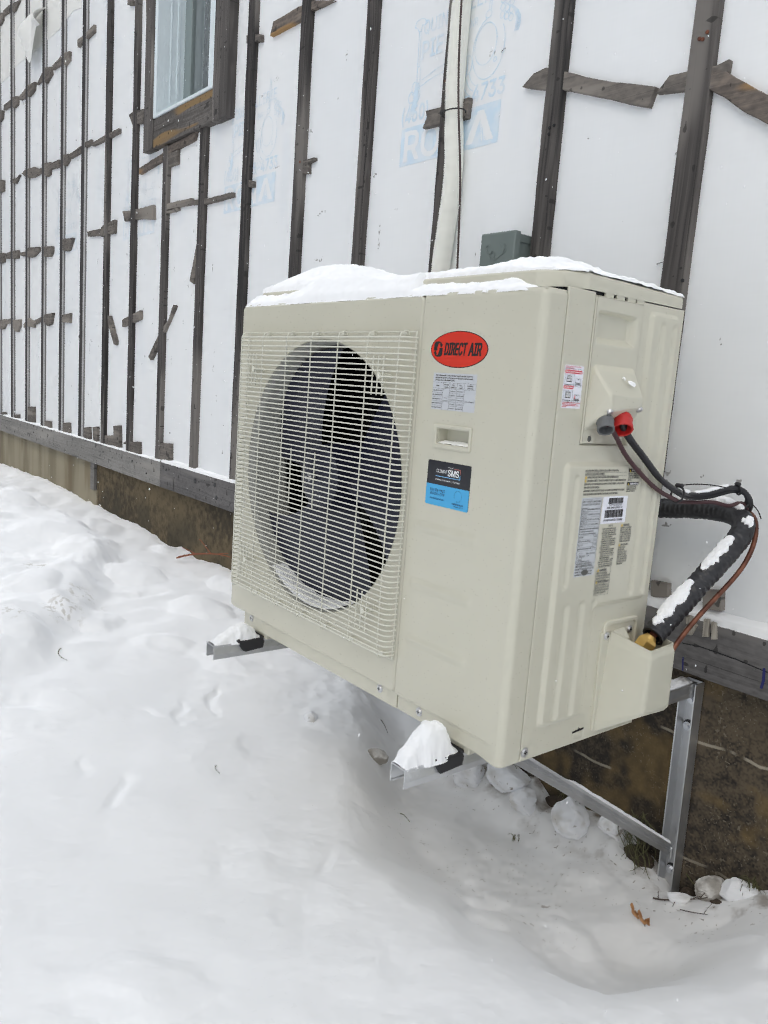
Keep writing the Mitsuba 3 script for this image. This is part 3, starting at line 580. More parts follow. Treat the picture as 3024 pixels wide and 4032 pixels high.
# faded blue printing on the wrap: one logo block, stamped three times
def house_print(x0, z0, key):
    f = front(YW)
    bw, bh = .430, .113
    g = lambda l: [(x0 + a, z0 + b) for a, b in l]
    ms = [flat(Polygon(g([(0, 0), (bw, 0), (bw, bh), (0, bh)])), f, .0008)]
    ms.append(text('(450)', .046, x0 - .004, z0 + .128, f, width=.125, bold=True, w=.0008))
    ms.append(text('5-4733', .044, x0 + .245, z0 + .128, f, width=.195, bold=True, w=.0008))
    ms.append(text('PIE', .050, x0 + .072, z0 + .302, f, width=.095, bold=True, w=.0008))
    ms.append(text('QUIN', .040, x0 + .074, z0 + .372, f, width=.105, w=.0008))
    ms.append(text('LLERIE', .042, x0 + .245, z0 + .385, f, width=.165, w=.0008))
    ms.append(text('ENR', .022, x0 + .268, z0 + .335, f, width=.042, w=.0008))
    h = []
    h.append(g([(.030, .405), (.036, .420), (.058, .424), (.074, .418), (.088, .405), (.078, .402), (.064, .404), (.060, .388), (.050, .388), (.044, .398), (.030, .405)]))   # hammer
    h += [g([(.052, .388), (.056, .285)]), g([(.060, .388), (.066, .285)]), g([(.052, .388), (.060, .388)]), g([(.056, .285), (.066, .285)]), g([(.055, .282), (.058, .225)]), g([(.070, .282), (.072, .225)])]
    h.append(g([(.075, .225), (.13, .238), (.20, .247), (.245, .252)]))
    h.append(g([(.082, .243), (.15, .26), (.245, .272)]))
    def ring(cx, cy, rx, ry, a0=0, a1=360):
        t = np.radians(np.linspace(a0, a1, 28)); return g(np.stack([cx + rx * np.cos(t), cy + ry * np.sin(t)], 1))
    for cx, cy, rx, ry in ((.048, .224, .012, .020), (.036, .200, .013, .017), (.062, .205, .014, .022), (.040, .172, .012, .015), (.054, .176, .009, .013), (.046, .156, .010, .012)):
        h.append(ring(cx, cy, rx, ry))
    h += [ring(.350, .275, .043, .055), ring(.362, .262, .062, .082, 100, 395), ring(.392, .225, .006, .006), ring(.352, .352, .012, .010), g([(.352, .362), (.356, .470)]), g([(.360, .362), (.366, .470)])]
    h += [ring(.282, .235, .018, .026), ring(.276, .235, .006, .026)]
    for a in range(5):
        h.append(ring(.30 + .01 * a, .18 + .012 * a, .05, .06, 200, 250)); h.append(ring(.40 - .004 * a, .30, .06 + .008 * a, .06, -20, 60))
    for a in range(3):
        for b in range(3):
            h.append(ring(.405 + .017 * a, .335 + .020 * b - .008 * a, .008, .009))
    ms.append(flat(strokes(h, .0026), f, .0008))
    ms.append(flat(Polygon(g([(.03, .15), (.055, .15), (.07, .19), (.066, .24), (.05, .24), (.045, .19)])), f, .0006))
    pk = add(HOUSE + '__print', cat(ms), 'print_blue', smooth=False, label='faded blue printed block with telephone number and tool drawings')
    ls = [text('RON', .086, x0 + .018, z0 + .014, f, width=.265, bold=True, w=.0013)]
    tri_ = Polygon(g([(.300, .013), (.342, .099), (.366, .099), (.412, .013), (.384, .013), (.354, .076), (.328, .013)]))
    ls.append(flat(unary_union([tri_.difference(Polygon(g([(.33, .013), (.384, .013), (.356, .045)]))), strokes([g([(.366, .016), (.357, .072)]), g([(.378, .016), (.362, .072)])], .004)]), f, .0013))
    add(pk + '__lettering', cat(ls), 'house_wrap', smooth=False)
house_print(-1.293, 1.296, 0)
house_print(-2.498, 1.290, 1)
house_print(-3.684, 1.286, 2)
house_print(-4.90, 1.30, 3)

# ------------------------------------------------------------------ the condenser
AC = thing('air_conditioner', 'cream outdoor condenser with round fan grille, hung on wall brackets above the snow', 'air conditioner')
F0 = front(0.0); S0 = side(0.0)
ZP, ZT = .0335, .7660                 # front panel bottom and top
XS = -.2757                           # seam between fan panel and right-hand panel
FC = np.array([-.585, .4035]); FR = .2855
def bead(d, w):                       # smooth 0..1 hump of half-width w
    return np.clip(1 - (d / w) ** 2, 0, 1) ** 2

# fan panel: flat plate with the orifice and a rounded rim
fanp = rrect(-W, XS - .0012, ZP, ZT, .010)
add(AC + '__fan_panel', plate(fanp, -.030, 0, F0, .0028, holes=[ell(FC[0], FC[1], FR, FR, 120)]), 'cream', smooth=35)
# top return of the panel towards the lid
add(AC + '__top_ledge', cat([box(-W + .004, -.004, .004, .050, .7665, .7690)]), 'cream', smooth=False)

def relief(us, vs, h, fmap, drop=.005, rim=.0016):
    us = np.asarray(us); vs = np.asarray(vs)
    u = np.r_[us[0], us[0] + rim * .35, us[0] + rim, us[1:-1], us[-1] - rim, us[-1] - rim * .35, us[-1]]
    v = np.r_[vs[0], vs[0] + rim * .35, vs[0] + rim, vs[1:-1], vs[-1] - rim, vs[-1] - rim * .35, vs[-1]]
    u = np.r_[u[0], u, u[-1]]; v = np.r_[v[0], v, v[-1]]
    U, V = np.meshgrid(u, v, indexing='ij')
    Hh = h(U, V)
    e = np.zeros(U.shape)
    for k, dd in ((0, drop), (1, rim), (2, rim * .35)):
        for s in (np.s_[k, :], np.s_[-1 - k, :], np.s_[:, k], np.s_[:, -1 - k]):
            e[s] = np.maximum(e[s], dd)
    return gridmesh(fmap(U, V, Hh - e))

# right-hand front panel wraps round the corner on to the side
RC = .013
L1 = -XS - .0012 - RC; LA = RC * math.pi / 2; L2 = .0495 - RC
def corner(s, v, w):
    a = np.clip((s - L1) / RC, 0, math.pi / 2)
    x = np.where(s < L1, XS + .0012 + s, -RC + RC * np.sin(a)); y = np.where(s < L1, 0, np.where(s < L1 + LA, RC - RC * np.cos(a), RC + s - L1 - LA))
    return np.stack([x + w * np.sin(a), y - w * np.cos(a), v], -1)
def rp_h(s, v):
    x = XS + .0012 + s
    k = (1 - sstep(-.075, -.005, x))
    h = -.010 * k * (1 - sstep(.026, .036, v))
    for zc_ in (.3620, .2560, .1500):
        du = np.maximum(np.maximum(-.246 - x, x + .105), 0)
        h = h + .0030 * bead(np.hypot(du, v - zc_ + .0), .0115)
    # recess round the pull handle is its own part; keep a slot there
    hx, hz = -.1762, .5262
    q = np.maximum(np.abs(x - hx) - .0462, np.abs(v - hz) - .0195)
    h = h - .03 * (1 - sstep(-.004, .0, q))
    top = sstep(.758, .768, v)
    return h - .0035 * top ** 2
ss = np.unique(np.r_[np.linspace(0, L1, 110), np.linspace(L1, L1 + LA, 9), np.linspace(L1 + LA, L1 + LA + L2, 8), np.linspace(.045, .155, 70)])
vv = np.unique(np.r_[np.linspace(.0, ZT + .003, 190), np.linspace(.02, .042, 16), np.linspace(.50, .555, 36)])
add(AC + '__front_panel', relief(ss, vv, rp_h, corner), 'cream', smooth=True)
# base pan under the fan panel
bp = np.array([(-.905, .060), (-.872, .010), (XS - .001, .010), (XS - .001, .36), (-.905, .36)])
mbp = plate(bp, .0, .040, lambda u, v, w: np.stack([u, v, w], -1), .001, back=True)
add(AC + '__base_pan', mbp, 'cream', smooth=20)
add(AC + '__base_tray', box(XS - .0005, -.012, .030, .352, .001, .038), 'cream', smooth=False)
add(AC + '__foot', rbox(-.856, -.782, .020, .352, -.0185, .0005, .003), 'cream')
add(AC + '__foot', rbox(-.162, -.088, .020, .352, -.0185, .0005, .003), 'cream')

# side sheet with pressed relief
raised = Polygon([(.267, .763), (.357, .763), (.357, .251), (.206, .251), (.206, .052), (.084, .052), (.084, .506), (.267, .506)]).buffer(-.012).buffer(.012).buffer(.010).buffer(-.010)
rp_ = np.array(raised.exterior.coords)
def side_h(U, V):
    h = .0066 * (1 - sstep(-.0085, .001, sdist(U, V, rp_)))
    for d0, za, zb in ((.302, .272, .738), (.340, .272, .738), (.121, .068, .258), (.163, .066, .258), (.197, .066, .258), (.112, .300, .478)):
        dz = np.maximum(np.maximum(za - V, V - zb), 0)
        h = h - .0046 * bead(np.hypot(U - d0, dz), .0115 if d0 != .112 else .009)
    cover = (U > .1165) & (U < .2475) & (V > .5335)
    h = np.where(cover, -.010, h)
    low = (U > .1165) & (U < .2475) & (V > .528) & (V <= .5335)
    # keyhole slot near the bottom
    q = np.maximum(np.abs(U - .203) - .0145, np.abs(V - .0135) - .0068)
    h = h - .0016 * (np.abs(q) < .0011) * (V < .021)
    return h
su = np.unique(np.r_[np.linspace(.0512, D, 200), .1165, .1166, .2475, .2476]); sv = np.unique(np.r_[np.linspace(.0, .7752, 380), .5335, .5336])
add(AC + '__side_panel', relief(su, sv, side_h, S0, drop=.004), 'cream', smooth=True)
add(AC + '__side_slot', flat(unary_union([LineString([(.188, .0222), (.2165, .0237)]).buffer(.0018), Polygon([(.200, .023), (.204, .0285), (.208, .0235)])]), S0, .0004), 'ink_black', smooth=False)
# inner box so that no light leaks through the seams, and a back
add(AC + '__cabinet', cat([box(-W + .006, -.016, .345, .350, .04, .765), box(-W + .003, -W + .006, .031, .350, .04, .765), box(-.047, -.045, .04, .350, .03, .765), box(-W + .006, -.016, .031, .350, .762, .7645),
                           box(-W + .006, -.016, .031, .350, .0405, .043), box(XS - .006, -.018, .034, .0365, .04, .764), box(-.30, -.298, .032, .345, .043, .762)]), 'black_inside', smooth=False)
add(AC + '__back_panel', plate(rrect(-W, -.002, .0, .7752, .004), 0, .003, lambda u, v, w: np.stack([u, .3725 - w * 0 - .003 + w, v], -1), .001), 'cream')
add(AC + '__left_panel', plate(rrect(.031, .369, .041, .7752, .004), 0, .003, lambda u, v, w: np.stack([-W + .003 - w, u, v], -1), .001), 'cream')

# lid with a sloping corner at the right and a slight crown
lo = np.array([(-.925, .052), (-.912, .040), (-.060, .040), (-.020, .058), (.0004, .098), (.0004, .366), (-.004, .3705), (-.921, .3705), (-.925, .3665)])
lo = np.array(Polygon(lo).buffer(-.012).buffer(.012, quad_segs=6).exterior.coords)[:-1]
rings = [(0.0, .7764), (.0, .7975), (.0014, .8005), (.0040, .8025), (.012, .8035), (.03, .8040)]
lv = []
loc = ccw(lo)
for c_, z_ in rings:
    q = inset(loc, c_)
    tilt = -.005 * sstep(.2, .37, q[:, 1])
    lv.append(np.stack([q[:, 0], q[:, 1], np.full(len(q), z_) + (tilt if z_ > .78 else 0)], -1))
LM = np.stack(lv, 1); LM = np.concatenate([LM, LM[:1]], 0)
v2, f2 = tri(Polygon(inset(loc, .03)))
lidm = cat([gridmesh(LM), (np.column_stack([v2, .804 - .005 * sstep(.2, .37, v2[:, 1])]), f2)])
lidm.merge_vertices(digits_vertex=6)
add(AC + '__lid', lidm, 'cream', smooth=40)
add(AC + '__lid_gasket', plate(inset(loc, .006), .7690, .7763, lambda u, v, w: np.stack([u, v, w], -1)), 'black_inside', smooth=False)
for y0 in (.142, .172, .202, .228):
    add(AC + '__vent_tab', box(-.004, -.0005, y0, y0 + .022, .7700, .7768), 'cream', smooth=False)

# orifice ring, fan, motor and coil behind the grille
t_ = np.linspace(0, 2 * np.pi, 121)
prof = [(FR + .0005, .0006), (FR - .0005, .006), (FR - .004, .012), (FR - .0055, .02), (FR - .0055, .095), (FR - .002, .105), (FR + .004, .110)]
add(AC + '__orifice_ring', gridmesh(np.stack([np.stack([FC[0] + r_ * np.cos(t_), np.full_like(t_, d_), FC[1] + r_ * np.sin(t_)], -1) for r_, d_ in prof], 1)), 'shroud_grey', smooth=True)
FAN = AC + '__fan'
hubp = [(0, -.012), (.030, -.0115), (.058, -.008), (.068, .0), (.071, .02), (.073, .085), (0.0, .086)]
add(FAN, gridmesh(np.stack([np.stack([FC[0] + r_ * np.cos(t_), np.full_like(t_, d_ + .012), FC[1] + r_ * np.sin(t_)], -1) for r_, d_ in hubp], 1)), 'fan_navy', smooth=40, label='dark navy three-bladed fan')
for b in range(3):
    U, V = np.meshgrid(np.linspace(0, 1, 26), np.linspace(0, 1, 16), indexing='ij')
    rr = .070 + (.200 + .004 * np.sin(U * 3.1)) * V
    ang = b * 2 * np.pi / 3 + .45 + (U - .5) * (1.25 + .35 * V) - .25 * V
    dd = .040 + .055 * (U - .5) * (1.1 - .3 * V) - .014 * np.sin(np.pi * U) * V
    add(FAN + '__blade', gridmesh(np.stack([FC[0] + rr * np.cos(ang), dd + .02, FC[1] + rr * np.sin(ang)], -1)), 'fan_navy', smooth=True)
add(FAN + '__nut', cat([cyl((FC[0], -.022, FC[1]), (FC[0], .006, FC[1]), .0038, 10), trimesh.Trimesh(*(lambda m: (m.vertices, m.faces))(cyl((FC[0], -.014, FC[1]), (FC[0], -.004, FC[1]), .009, 6)))]), 'steel', smooth=20)
add(AC + '__motor', cat([cyl((FC[0], .125, FC[1]), (FC[0], .20, FC[1]), .062, 32, .006)]), 'dark_motor')
add(AC + '__motor_mount', cat([box(FC[0] - .09, FC[0] - .065, .20, .212, .05, .76), box(FC[0] + .065, FC[0] + .09, .20, .212, .05, .76), box(-.42, -.31, .16, .30, .53, .60), box(-.41, -.305, .14, .26, .28, .47)]), 'dark_motor', smooth=False)
add(AC + '__coil', box(-W + .02, -.31, .315, .335, .05, .76), 'coil_dark', smooth=False)

# wire guard
GR = AC + '__grille'
gl, gr_ = -.8838, -.2772
zs = [.6925, .6845] + list(np.linspace(.6733, .1157, 55)) + [.1089]
rw = .00145
def hwire(z, x0=gl, x1=gr_, ends=(True, True)):
    c_ = .0145
    pts = []
    if ends[0]: pts += [(x0 + .0005, -.006, z), (x0 + .001, -.018, z), (x0 + .005, -.0265, z), (x0 + c_, -.0302, z)]
    else: pts += [(x0, -.0302, z)]
    if ends[1]: pts += [(x1 - c_, -.0302, z), (x1 - .005, -.0265, z), (x1 - .001, -.018, z), (x1 - .0005, -.006, z)]
    else: pts += [(x1, -.0302, z)]
    return tube(np.array(pts), rw, 6)
add(GR, cat([tube([(gl + .003, -.0075, .098), (gl + .003, -.0075, .703)], rw, 6), tube([(gr_ - .003, -.0075, .098), (gr_ - .003, -.0075, .703)], rw, 6),
             tube([(gl + .001, -.0065, .7035), (gr_ - .003, -.0065, .7035)], rw, 6), tube([(gl + .001, -.0065, .0985), (gr_ - .003, -.0065, .0985)], rw, 6)]), 'cream_wire', smooth=60, label='cream wire guard over the fan')
for z in zs:
    brk = abs(z - .621) < .004 or abs(z - .176) < .004
    if brk:
        for a, b in ((gl, -.832), (-.812, -.368), (-.346, gr_)):
            add(GR + '__wire', hwire(z, a, b, (a == gl, b == gr_)), 'cream_wire', smooth=60)
    else:
        add(GR + '__wire', hwire(z), 'cream_wire', smooth=60)
for x in (-.8785, -.7814, -.6811, -.5862, -.4914, -.3952, -.3035):
    add(GR + '__wire', tube([(x, -.0065, .7045), (x, -.014, .7040), (x, -.0235, .7), (x, -.0272, .692), (x, -.0272, .110), (x, -.0235, .102), (x, -.014, .0985), (x, -.0065, .098)], .0015, 6), 'cream_wire', smooth=60)
for xc, z0, z1 in ((-.822, .585, .657), (-.3585, .587, .659), (-.823, .138, .214), (-.359, .139, .215)):
    for dx in (-.0155, 0, .0155):
        add(GR + '__wire', tube([(xc + dx, -.0274, z0), (xc + dx, -.0274, z1)], .0015, 6), 'cream_wire', smooth=60)
    add(GR + '__clip', cat([cyl((xc + .004, -.0265, (z0 + z1) / 2 + .0), (xc + .004, .001, (z0 + z1) / 2), .0045, 10), cyl((xc + .004, -.0285, (z0 + z1) / 2), (xc + .004, -.0265, (z0 + z1) / 2), .0062, 10)]), 'cream_wire')
for x in (-.6395, -.548):
    add(GR + '__wire', tube([(x, -.0274, .342), (x, -.0274, .4595)], .0015, 6), 'cream_wire', smooth=60)
for x in (-.80, -.70, -.60, -.51, -.415, -.32):
    add(GR + '__hook', cat([box(x, x + .012, -.008, .001, .0985, .1035), box(x, x + .012, -.008, .001, .6985, .7035)]), 'cream_wire', smooth=False)

# screws
def screw(key, p, n, r, mat='steel'):
    p = np.asarray(p, float); n = np.asarray(n, float)
    a = np.cross(n, [0, 0, 1.0]); a /= np.linalg.norm(a); b = np.cross(n, a)
    k = add(key, cat([cyl(p - n * .004, p + n * .0008, r * 1.25, 18), cyl(p, p + n * .0030, r, 18, .0010)]), mat)
    sl = []
    for q in (a, b):
        o = np.cross(n, q)
        c0 = p + n * .0026
        sl.append(trimesh.convex.convex_hull(np.array([c0 + q * s1 * r * .55 + o * s2 * r * .13 + n * s3 for s1 in (-1, 1) for s2 in (-1, 1) for s3 in (0, .0007)])))
    add(k + '__recess', cat(sl), 'ink_black', smooth=False)
for x, z in ((-.836, .0225), (-.3287, .0215), (-.2113, .0178)):
    screw(AC + '__screw', (x, .0095, z), (0, -1, 0), .0068)
screw(AC + '__screw', (.0005, .0602, .0160), (1, 0, 0), .0070)

# recessed pull handle
HK = AC + '__pull_handle'
ho = rrect(-.2236, -.1292, .5050, .5472, .005); hi = rrect(-.2138, -.1345, .5138, .5402, .0025)
hk = plate(ho, -.004, .0042, F0, .0020, holes=[hi])
pocket = []
hp = ccw(hi); n_ = len(hp)
A0 = F0(hp[:, 0], hp[:, 1], np.full(n_, .0022)); sh = hp.copy(); sh[:, 1] = .5138 + (sh[:, 1] - .5138) * .82 + .004
A1 = F0(sh[:, 0], sh[:, 1], np.full(n_, -.024))
k_ = np.arange(n_); k2 = (k_ + 1) % n_
pocket.append((np.vstack([A0, A1]), np.vstack([np.stack([k_, k_ + n_, k2 + n_], 1), np.stack([k_, k2 + n_, k2], 1)])))
v2, f2 = tri(Polygon(sh)); pocket.append((F0(v2[:, 0], v2[:, 1], np.full(len(v2), -.024)), f2))
add(HK, cat([hk] + pocket), 'cream_plastic', smooth=35)

# oval badge
BD = AC + '__badge'
bc = np.array([-.1786, .6740])
add(BD, plate(ell(bc[0], bc[1], .0688, .0305, 72), 0, .0006, F0), 'ink_black', smooth=False, label='red oval badge with black lettering')
add(BD + '__face', plate(ell(bc[0], bc[1], .0674, .0293, 72), 0, .0010, F0), 'badge_red', smooth=False)
bl = [text(s_, .0200, bc[0] + u_ + dx_, bc[1] - .0094, F0, width=w_, bold=True, w=.0011 + .00002 * i_, shear=.12) for s_, u_, w_ in (('DIRECT', -.0335, .0525), ('AIR', .0248, .0290)) for i_, dx_ in enumerate((-.0005, 0, .0005))]
bx = lambda l: [(bc[0] + a * .001, bc[1] + b * .001) for a, b in l]
bl.append(flat(Polygon(bx([(-60, -2.5), (-60, 8), (-57.5, 12), (-54, 13), (-47, 13), (-43, 11), (-40.5, 8), (-38, 8), (-42.5, 2.5), (-46.5, 8), (-45, 8), (-46, 10), (-48, 10.5), (-50, 8), (-52, 3), (-52.3, -2.5)])), F0, .0011))
bl.append(flat(Polygon(bx([(-38.5, 2), (-38.5, -7.5), (-41, -11.5), (-45, -12.8), (-52, -12.8), (-56, -11), (-58.5, -7.5), (-61, -7.5), (-56.5, -2.5), (-52.5, -7.5), (-54, -7.5), (-52.5, -10), (-50.5, -10.2), (-48.5, -7.5), (-46.5, -3), (-46, 2)])), F0, .0011))
add(BD + '__lettering', cat(bl), 'ink_black', smooth=False)

# grey specification label
SL = AC + '__specification_label'
sl0, sl1, sz0, sz1 = -.2349, -.1292, .5717, .6342
add(SL, plate(rrect(sl0, sl1, sz0, sz1, .0006, 3), 0, .0005, F0), 'sticker_silver', smooth=False, label='small grey printed table label')
ms = []
for i, s in enumerate(('If the pipe length is over standard length,specific amount of', 'refrigerant should be charged according to the added length.', '(Please refer to the below table)')):
    ms.append(text(s, .0023, sl0 + .006, sz1 - .0052 - .0040 * i, F0, width=(.091, .0925, .047)[i], bold=True, w=.0006))
y0 = sz1 - .0160; rows = [y0, y0 - .0102] + [y0 - .0102 - .00725 * (i + 1) for i in range(5)]
cols = [.0, .0270, .0430, .0610, .0790, .1057]
ln = [[(sl0, rows[0]), (sl1, rows[0])], [(sl0, rows[1]), (sl1, rows[1])]] + [[(sl0 + c_, rows[0]), (sl0 + c_, sz0)] for c_ in cols[1:-1]]
for r_ in rows[2:6]:
    ln += [[(sl0, r_), (sl0 + cols[1], r_)], [(sl0 + cols[2], r_), (sl0 + cols[4], r_)]]
ms.append(flat(strokes(ln, .00035), F0, .0006))
for c_, ws in zip((.0135, .035, .052, .070, .0925), (('Model',), ('Standard', 'length'), ('Max.', 'Elevation'), ('Max.', 'Length'), ('Additional', 'refrigerant'))):
    for i, s in enumerate(ws):
        ms.append(text(s, .0021, sl0 + c_, rows[0] - .0046 - .0040 * i - (.002 if len(ws) == 1 else 0), F0, bold=True, w=.0006, centre=True))
ms += [text('7.5m', .0023, sl0 + .035, sz0 + .0195, F0, w=.0006, centre=True), text('(24.6ft)', .0023, sl0 + .035, sz0 + .0145, F0, w=.0006, centre=True), text('0.65oz/ft(60g/m)', .0016, sl0 + .0925, sz0 + .016, F0, width=.021, w=.0006, centre=True)]
for i, (md, el, le) in enumerate((('DIRM-18MAGICPRO20-OU', '20.0m(66ft)', '30.0m(98.4ft)'), ('DIRM-24MAGICPRO20-OU', '25.0m(82ft)', '50.0m(164.0ft)'), ('DIRM-30MAGICPRO20-OU', '30.0m(98ft)', '65.0m(213.3ft)'), ('DIRM-36MAGICPRO20-OU', '30.0m(98ft)', '65.0m(213.3ft)'), ('DIRM-48MAGICPRO20-OU', '30.0m(98ft)', '65.0m(213.3ft)'))):
    z_ = rows[1] - .0045 - .00725 * i
    ms += [text(md, .0016, sl0 + .0012, z_, F0, width=.0246, w=.0006), text(el, .0016, sl0 + .0445, z_, F0, width=.0125, w=.0006), text(le, .0016, sl0 + .0622, z_, F0, width=.0150, w=.0006)]
add(SL + '__lettering', cat(ms), 'ink_grey', smooth=False)

# installer's sticker: black above, blue below
CS = AC + '__sticker'
cx0, cx1, cz0, cz1, czm = -.2304, -.1232, .4058, .4838, .4424
add(CS, plate(rrect(cx0, cx1, cz0, cz1, .003), 0, .0005, F0), 'sticker_black', smooth=False, label='installer sticker, black above and blue below')
lowp = Polygon(rrect(cx0, cx1, cz0, cz1, .003)).intersection(Polygon([(-1, 0), (0, 0), (0, czm), (-1, czm)]))
add(CS + '__blue_half', flat(lowp, F0, .0007), 'sticker_blue', smooth=False)
add(CS + '__white_lettering', cat([text('CLIMAT', .0058, cx0 + .0235, .4638, F0, width=.0270, w=.0007), text('SMS', .0108, cx0 + .0520, .4606, F0, width=.0275, bold=True, w=.0007),
     flat(strokes([[(cx0 + .0515 + a * .0016, .4748 + .0014 * math.sin(a * .9)) for a in range(9)]], .0006), F0, .0007),
     text('Ventilation  |  Climatisation  |  Chauffage', .0023, cx0 + .022, .4505, F0, width=.060, w=.0007)]), 'ink_white', smooth=False)
add(CS + '__blue_bracket', flat(strokes([[(cx0 + .0225, .4575), (cx0 + .0825, .4575), (cx0 + .0825, .4635)]], .0011), F0, .0007), 'ink_blue', smooth=False)
add(CS + '__red_bracket', flat(strokes([[(cx0 + .0675, .4740), (cx0 + .0825, .4740), (cx0 + .0825, .4670)]], .0011), F0, .0007), 'ink_salmon', smooth=False)
add(CS + '__navy_lettering', cat([text('514 506-9933', .0046, cx0 + .011, .4302, F0, width=.0370, bold=True, w=.0010), text('438 396-7378', .0046, cx0 + .011, .4238, F0, width=.0370, bold=True, w=.0010),
     text('climatsms@gmail.com', .0029, cx0 + .0112, .4165, F0, width=.0370, w=.0010), text('climatsms.ca', .0034, cx0 + .0685, .4137, F0, width=.0270, bold=True, w=.0010), text('RBQ: 5824-4854-01', .0018, cx0 + .0735, .4100, F0, width=.0220, w=.0010),
     flat(unary_union([Point(cx0 + .0815 + .0092 * math.cos(a), .4288 + .0092 * math.sin(a)).buffer(.0005) for a in np.linspace(0, 2 * np.pi, 30)[:-1] if abs(a - 3.9) > .3]), F0, .0010)]), 'ink_navy', smooth=False)

# ------ side: service cover, cable hood, wiring
SC = AC + '__service_cover'
def sc_h(U, V):
    h = np.full(U.shape, .0022)
    # finger recess: deep at the top left, closing along a diagonal
    q = np.maximum(np.maximum(.1315 - U, U - .2305), np.maximum(.698 - V, V - .7435))
    inn = sstep(.005, -.005, q)
    depth = np.minimum(np.minimum(.82 * np.clip(V - .6955, 0, 1), .90 * np.clip(.2330 - U, 0, 1)), .034) + .002
    h = h - inn * depth
    open_ = (V < .5605) & (U > .1500)
    return np.where(open_, -.009, h)
cu = np.unique(np.r_[np.linspace(.1178, .2465, 90), .1500, .1501]); cv = np.unique(np.r_[np.linspace(.5345, .7708, 160), .5604, .5605])
add(SC, relief(cu, cv, sc_h, S0, drop=.010, rim=.0026), 'cream', smooth=True)
hood = rhull([(-.003, .1345, .657), (-.003, .2330, .657), (-.003, .1285, .566), (-.003, .2430, .576), (.0065, .1330, .6485), (.0065, .2235, .6485), (.030, .1400, .6150), (.030, .2170, .6130), (.030, .1430, .5950), (.030, .2160, .6040)], .0085)
add(SC + '__hood', hood, 'cream', smooth=50)
add(SC + '__plate', rbox(-.010, -.0045, .153, .233, .5345, .563, .002), 'cream')
for y, z in ((.1405, .5905), (.2195, .5975)):
    nrm = np.array([.62, -.05, -.78]); nrm /= np.linalg.norm(nrm)
    pp = np.array([.0335, y, z]) + nrm * .0015
    k = add(SC + '__screw', cat([cyl(pp - nrm * .003, pp + nrm * .0025, .0058, 16, .0012)]), 'steel')
add(SC + '__eyelet', cyl((.0015, .1374, .5441), (.0027, .1374, .5441), .0050, 16), 'ink_grey')
ax = np.array([.50, -.42, -.76]); ax /= np.linalg.norm(ax)
def lathe(p, ax, prof, n=28):
    p = np.asarray(p, float); ax = np.asarray(ax, float) / np.linalg.norm(ax)
    a = np.cross(ax, [0, 0, 1.0]); a /= np.linalg.norm(a); b = np.cross(ax, a)
    th = np.linspace(0, 2 * np.pi, n + 1)
    return gridmesh(np.stack([p + ax * h + r * (np.cos(th)[:, None] * a + np.sin(th)[:, None] * b) for r, h in prof], 1))
def ring_tube(p, r, L, ri):
    return lathe(p, ax, [(r * .94, -.006), (r * 1.03, 0), (r * 1.03, .0015), (r * .96, .003), (r * 1.0, L - .0012), (r * .97, L), (ri, L), (ri * .96, L - .001), (ri * .88, .002), (0, .001)])
RG = (.0245, .1440, .5735); RR = (.0245, .1870, .5770)
add(AC + '__cable_bushing', ring_tube(RG, .0140, .017, .0112), 'ring_grey', smooth=40, label='grey plastic cable bushing')
add(AC + '__cable_bushing', ring_tube(RR, .0180, .020, .0148), 'ring_red', smooth=40, label='red plastic cable bushing')

# labels on the side
def wtri(u, v, s):
    return Polygon([(u, v), (u + s, v), (u + s / 2, v + s * .9)])
DL = AC + '__switch_label'
add(DL, plate(rrect(.0597, .1062, .5914, .6584, .0004, 3), 0, .0005, S0), 'sticker_white', smooth=False, label='white label with red headings and switch diagrams')
red = [text('Power needs to be OFF BEFORE DIP', .0016, .0615, .6555, S0, width=.038, w=.0006), text('SWITCH adjustments', .0016, .0615, .6530, S0, width=.021, w=.0006)]
for i, s in enumerate(('24V mode must select the switches to S1-1 On. All wiring', 'must be in compliance with the above directions.', 'Incorrect wiring will cause irreversible damage to the', 'control board.')):
    red.append(text(s, .0015, .0612, .5995 - .0022 * i, S0, width=(.044, .036, .041, .011)[i], w=.0006))
red += [flat(Polygon(rrect(.0605, .1030, .6455, .6508, .002, 3)), S0, .0006), flat(Polygon(rrect(.0605, .0855, .6215, .6265, .002, 3)), S0, .0006), flat(Polygon([(.0895, .6065), (.0915, .6065), (.0915, .6115), (.0895, .6115)]), S0, .0006)]
add(DL + '__red_print', cat(red), 'ink_red', smooth=False)
bk = []
for zt, on in ((.6445, 0), (.6195, 1)):
    bk += [flat(Polygon(rrect(.0665, .0795, zt - .0125, zt - .0025, .0004, 3)), S0, .0006), text('ON', .0016, .0945, zt - .0085, S0, w=.0006, centre=True)]
    bk.append(flat(strokes([[(.0885, zt - .0190), (.1015, zt - .0190), (.1015, zt - .0065), (.0885, zt - .0065), (.0885, zt - .0190)], [(.0620, zt - .0188), (.0845, zt - .0188), (.0845, zt - .0008), (.0620, zt - .0008), (.0620, zt - .0188)]] + [[(.0600, .6525), (.1060, .6525)], [(.0600, .6282), (.1060, .6282)], [(.0600, .6040), (.1060, .6040)]], .0004), S0, .0006))
    for j in range(4):
        bk.append(flat(Polygon([(.0895 + .003 * j, zt - .0165), (.0912 + .003 * j, zt - .0165), (.0912 + .003 * j, zt - .0125), (.0895 + .003 * j, zt - .0125)]), S0, .0007))
    bk.append(text('TO INDOOR UNIT' if not on else 'TO 24V THERMOSTAT', .0015, .0640, zt - .0175, S0, width=.016, w=.0006))
add(DL + '__black_print', cat(bk), 'ink_black', smooth=False)
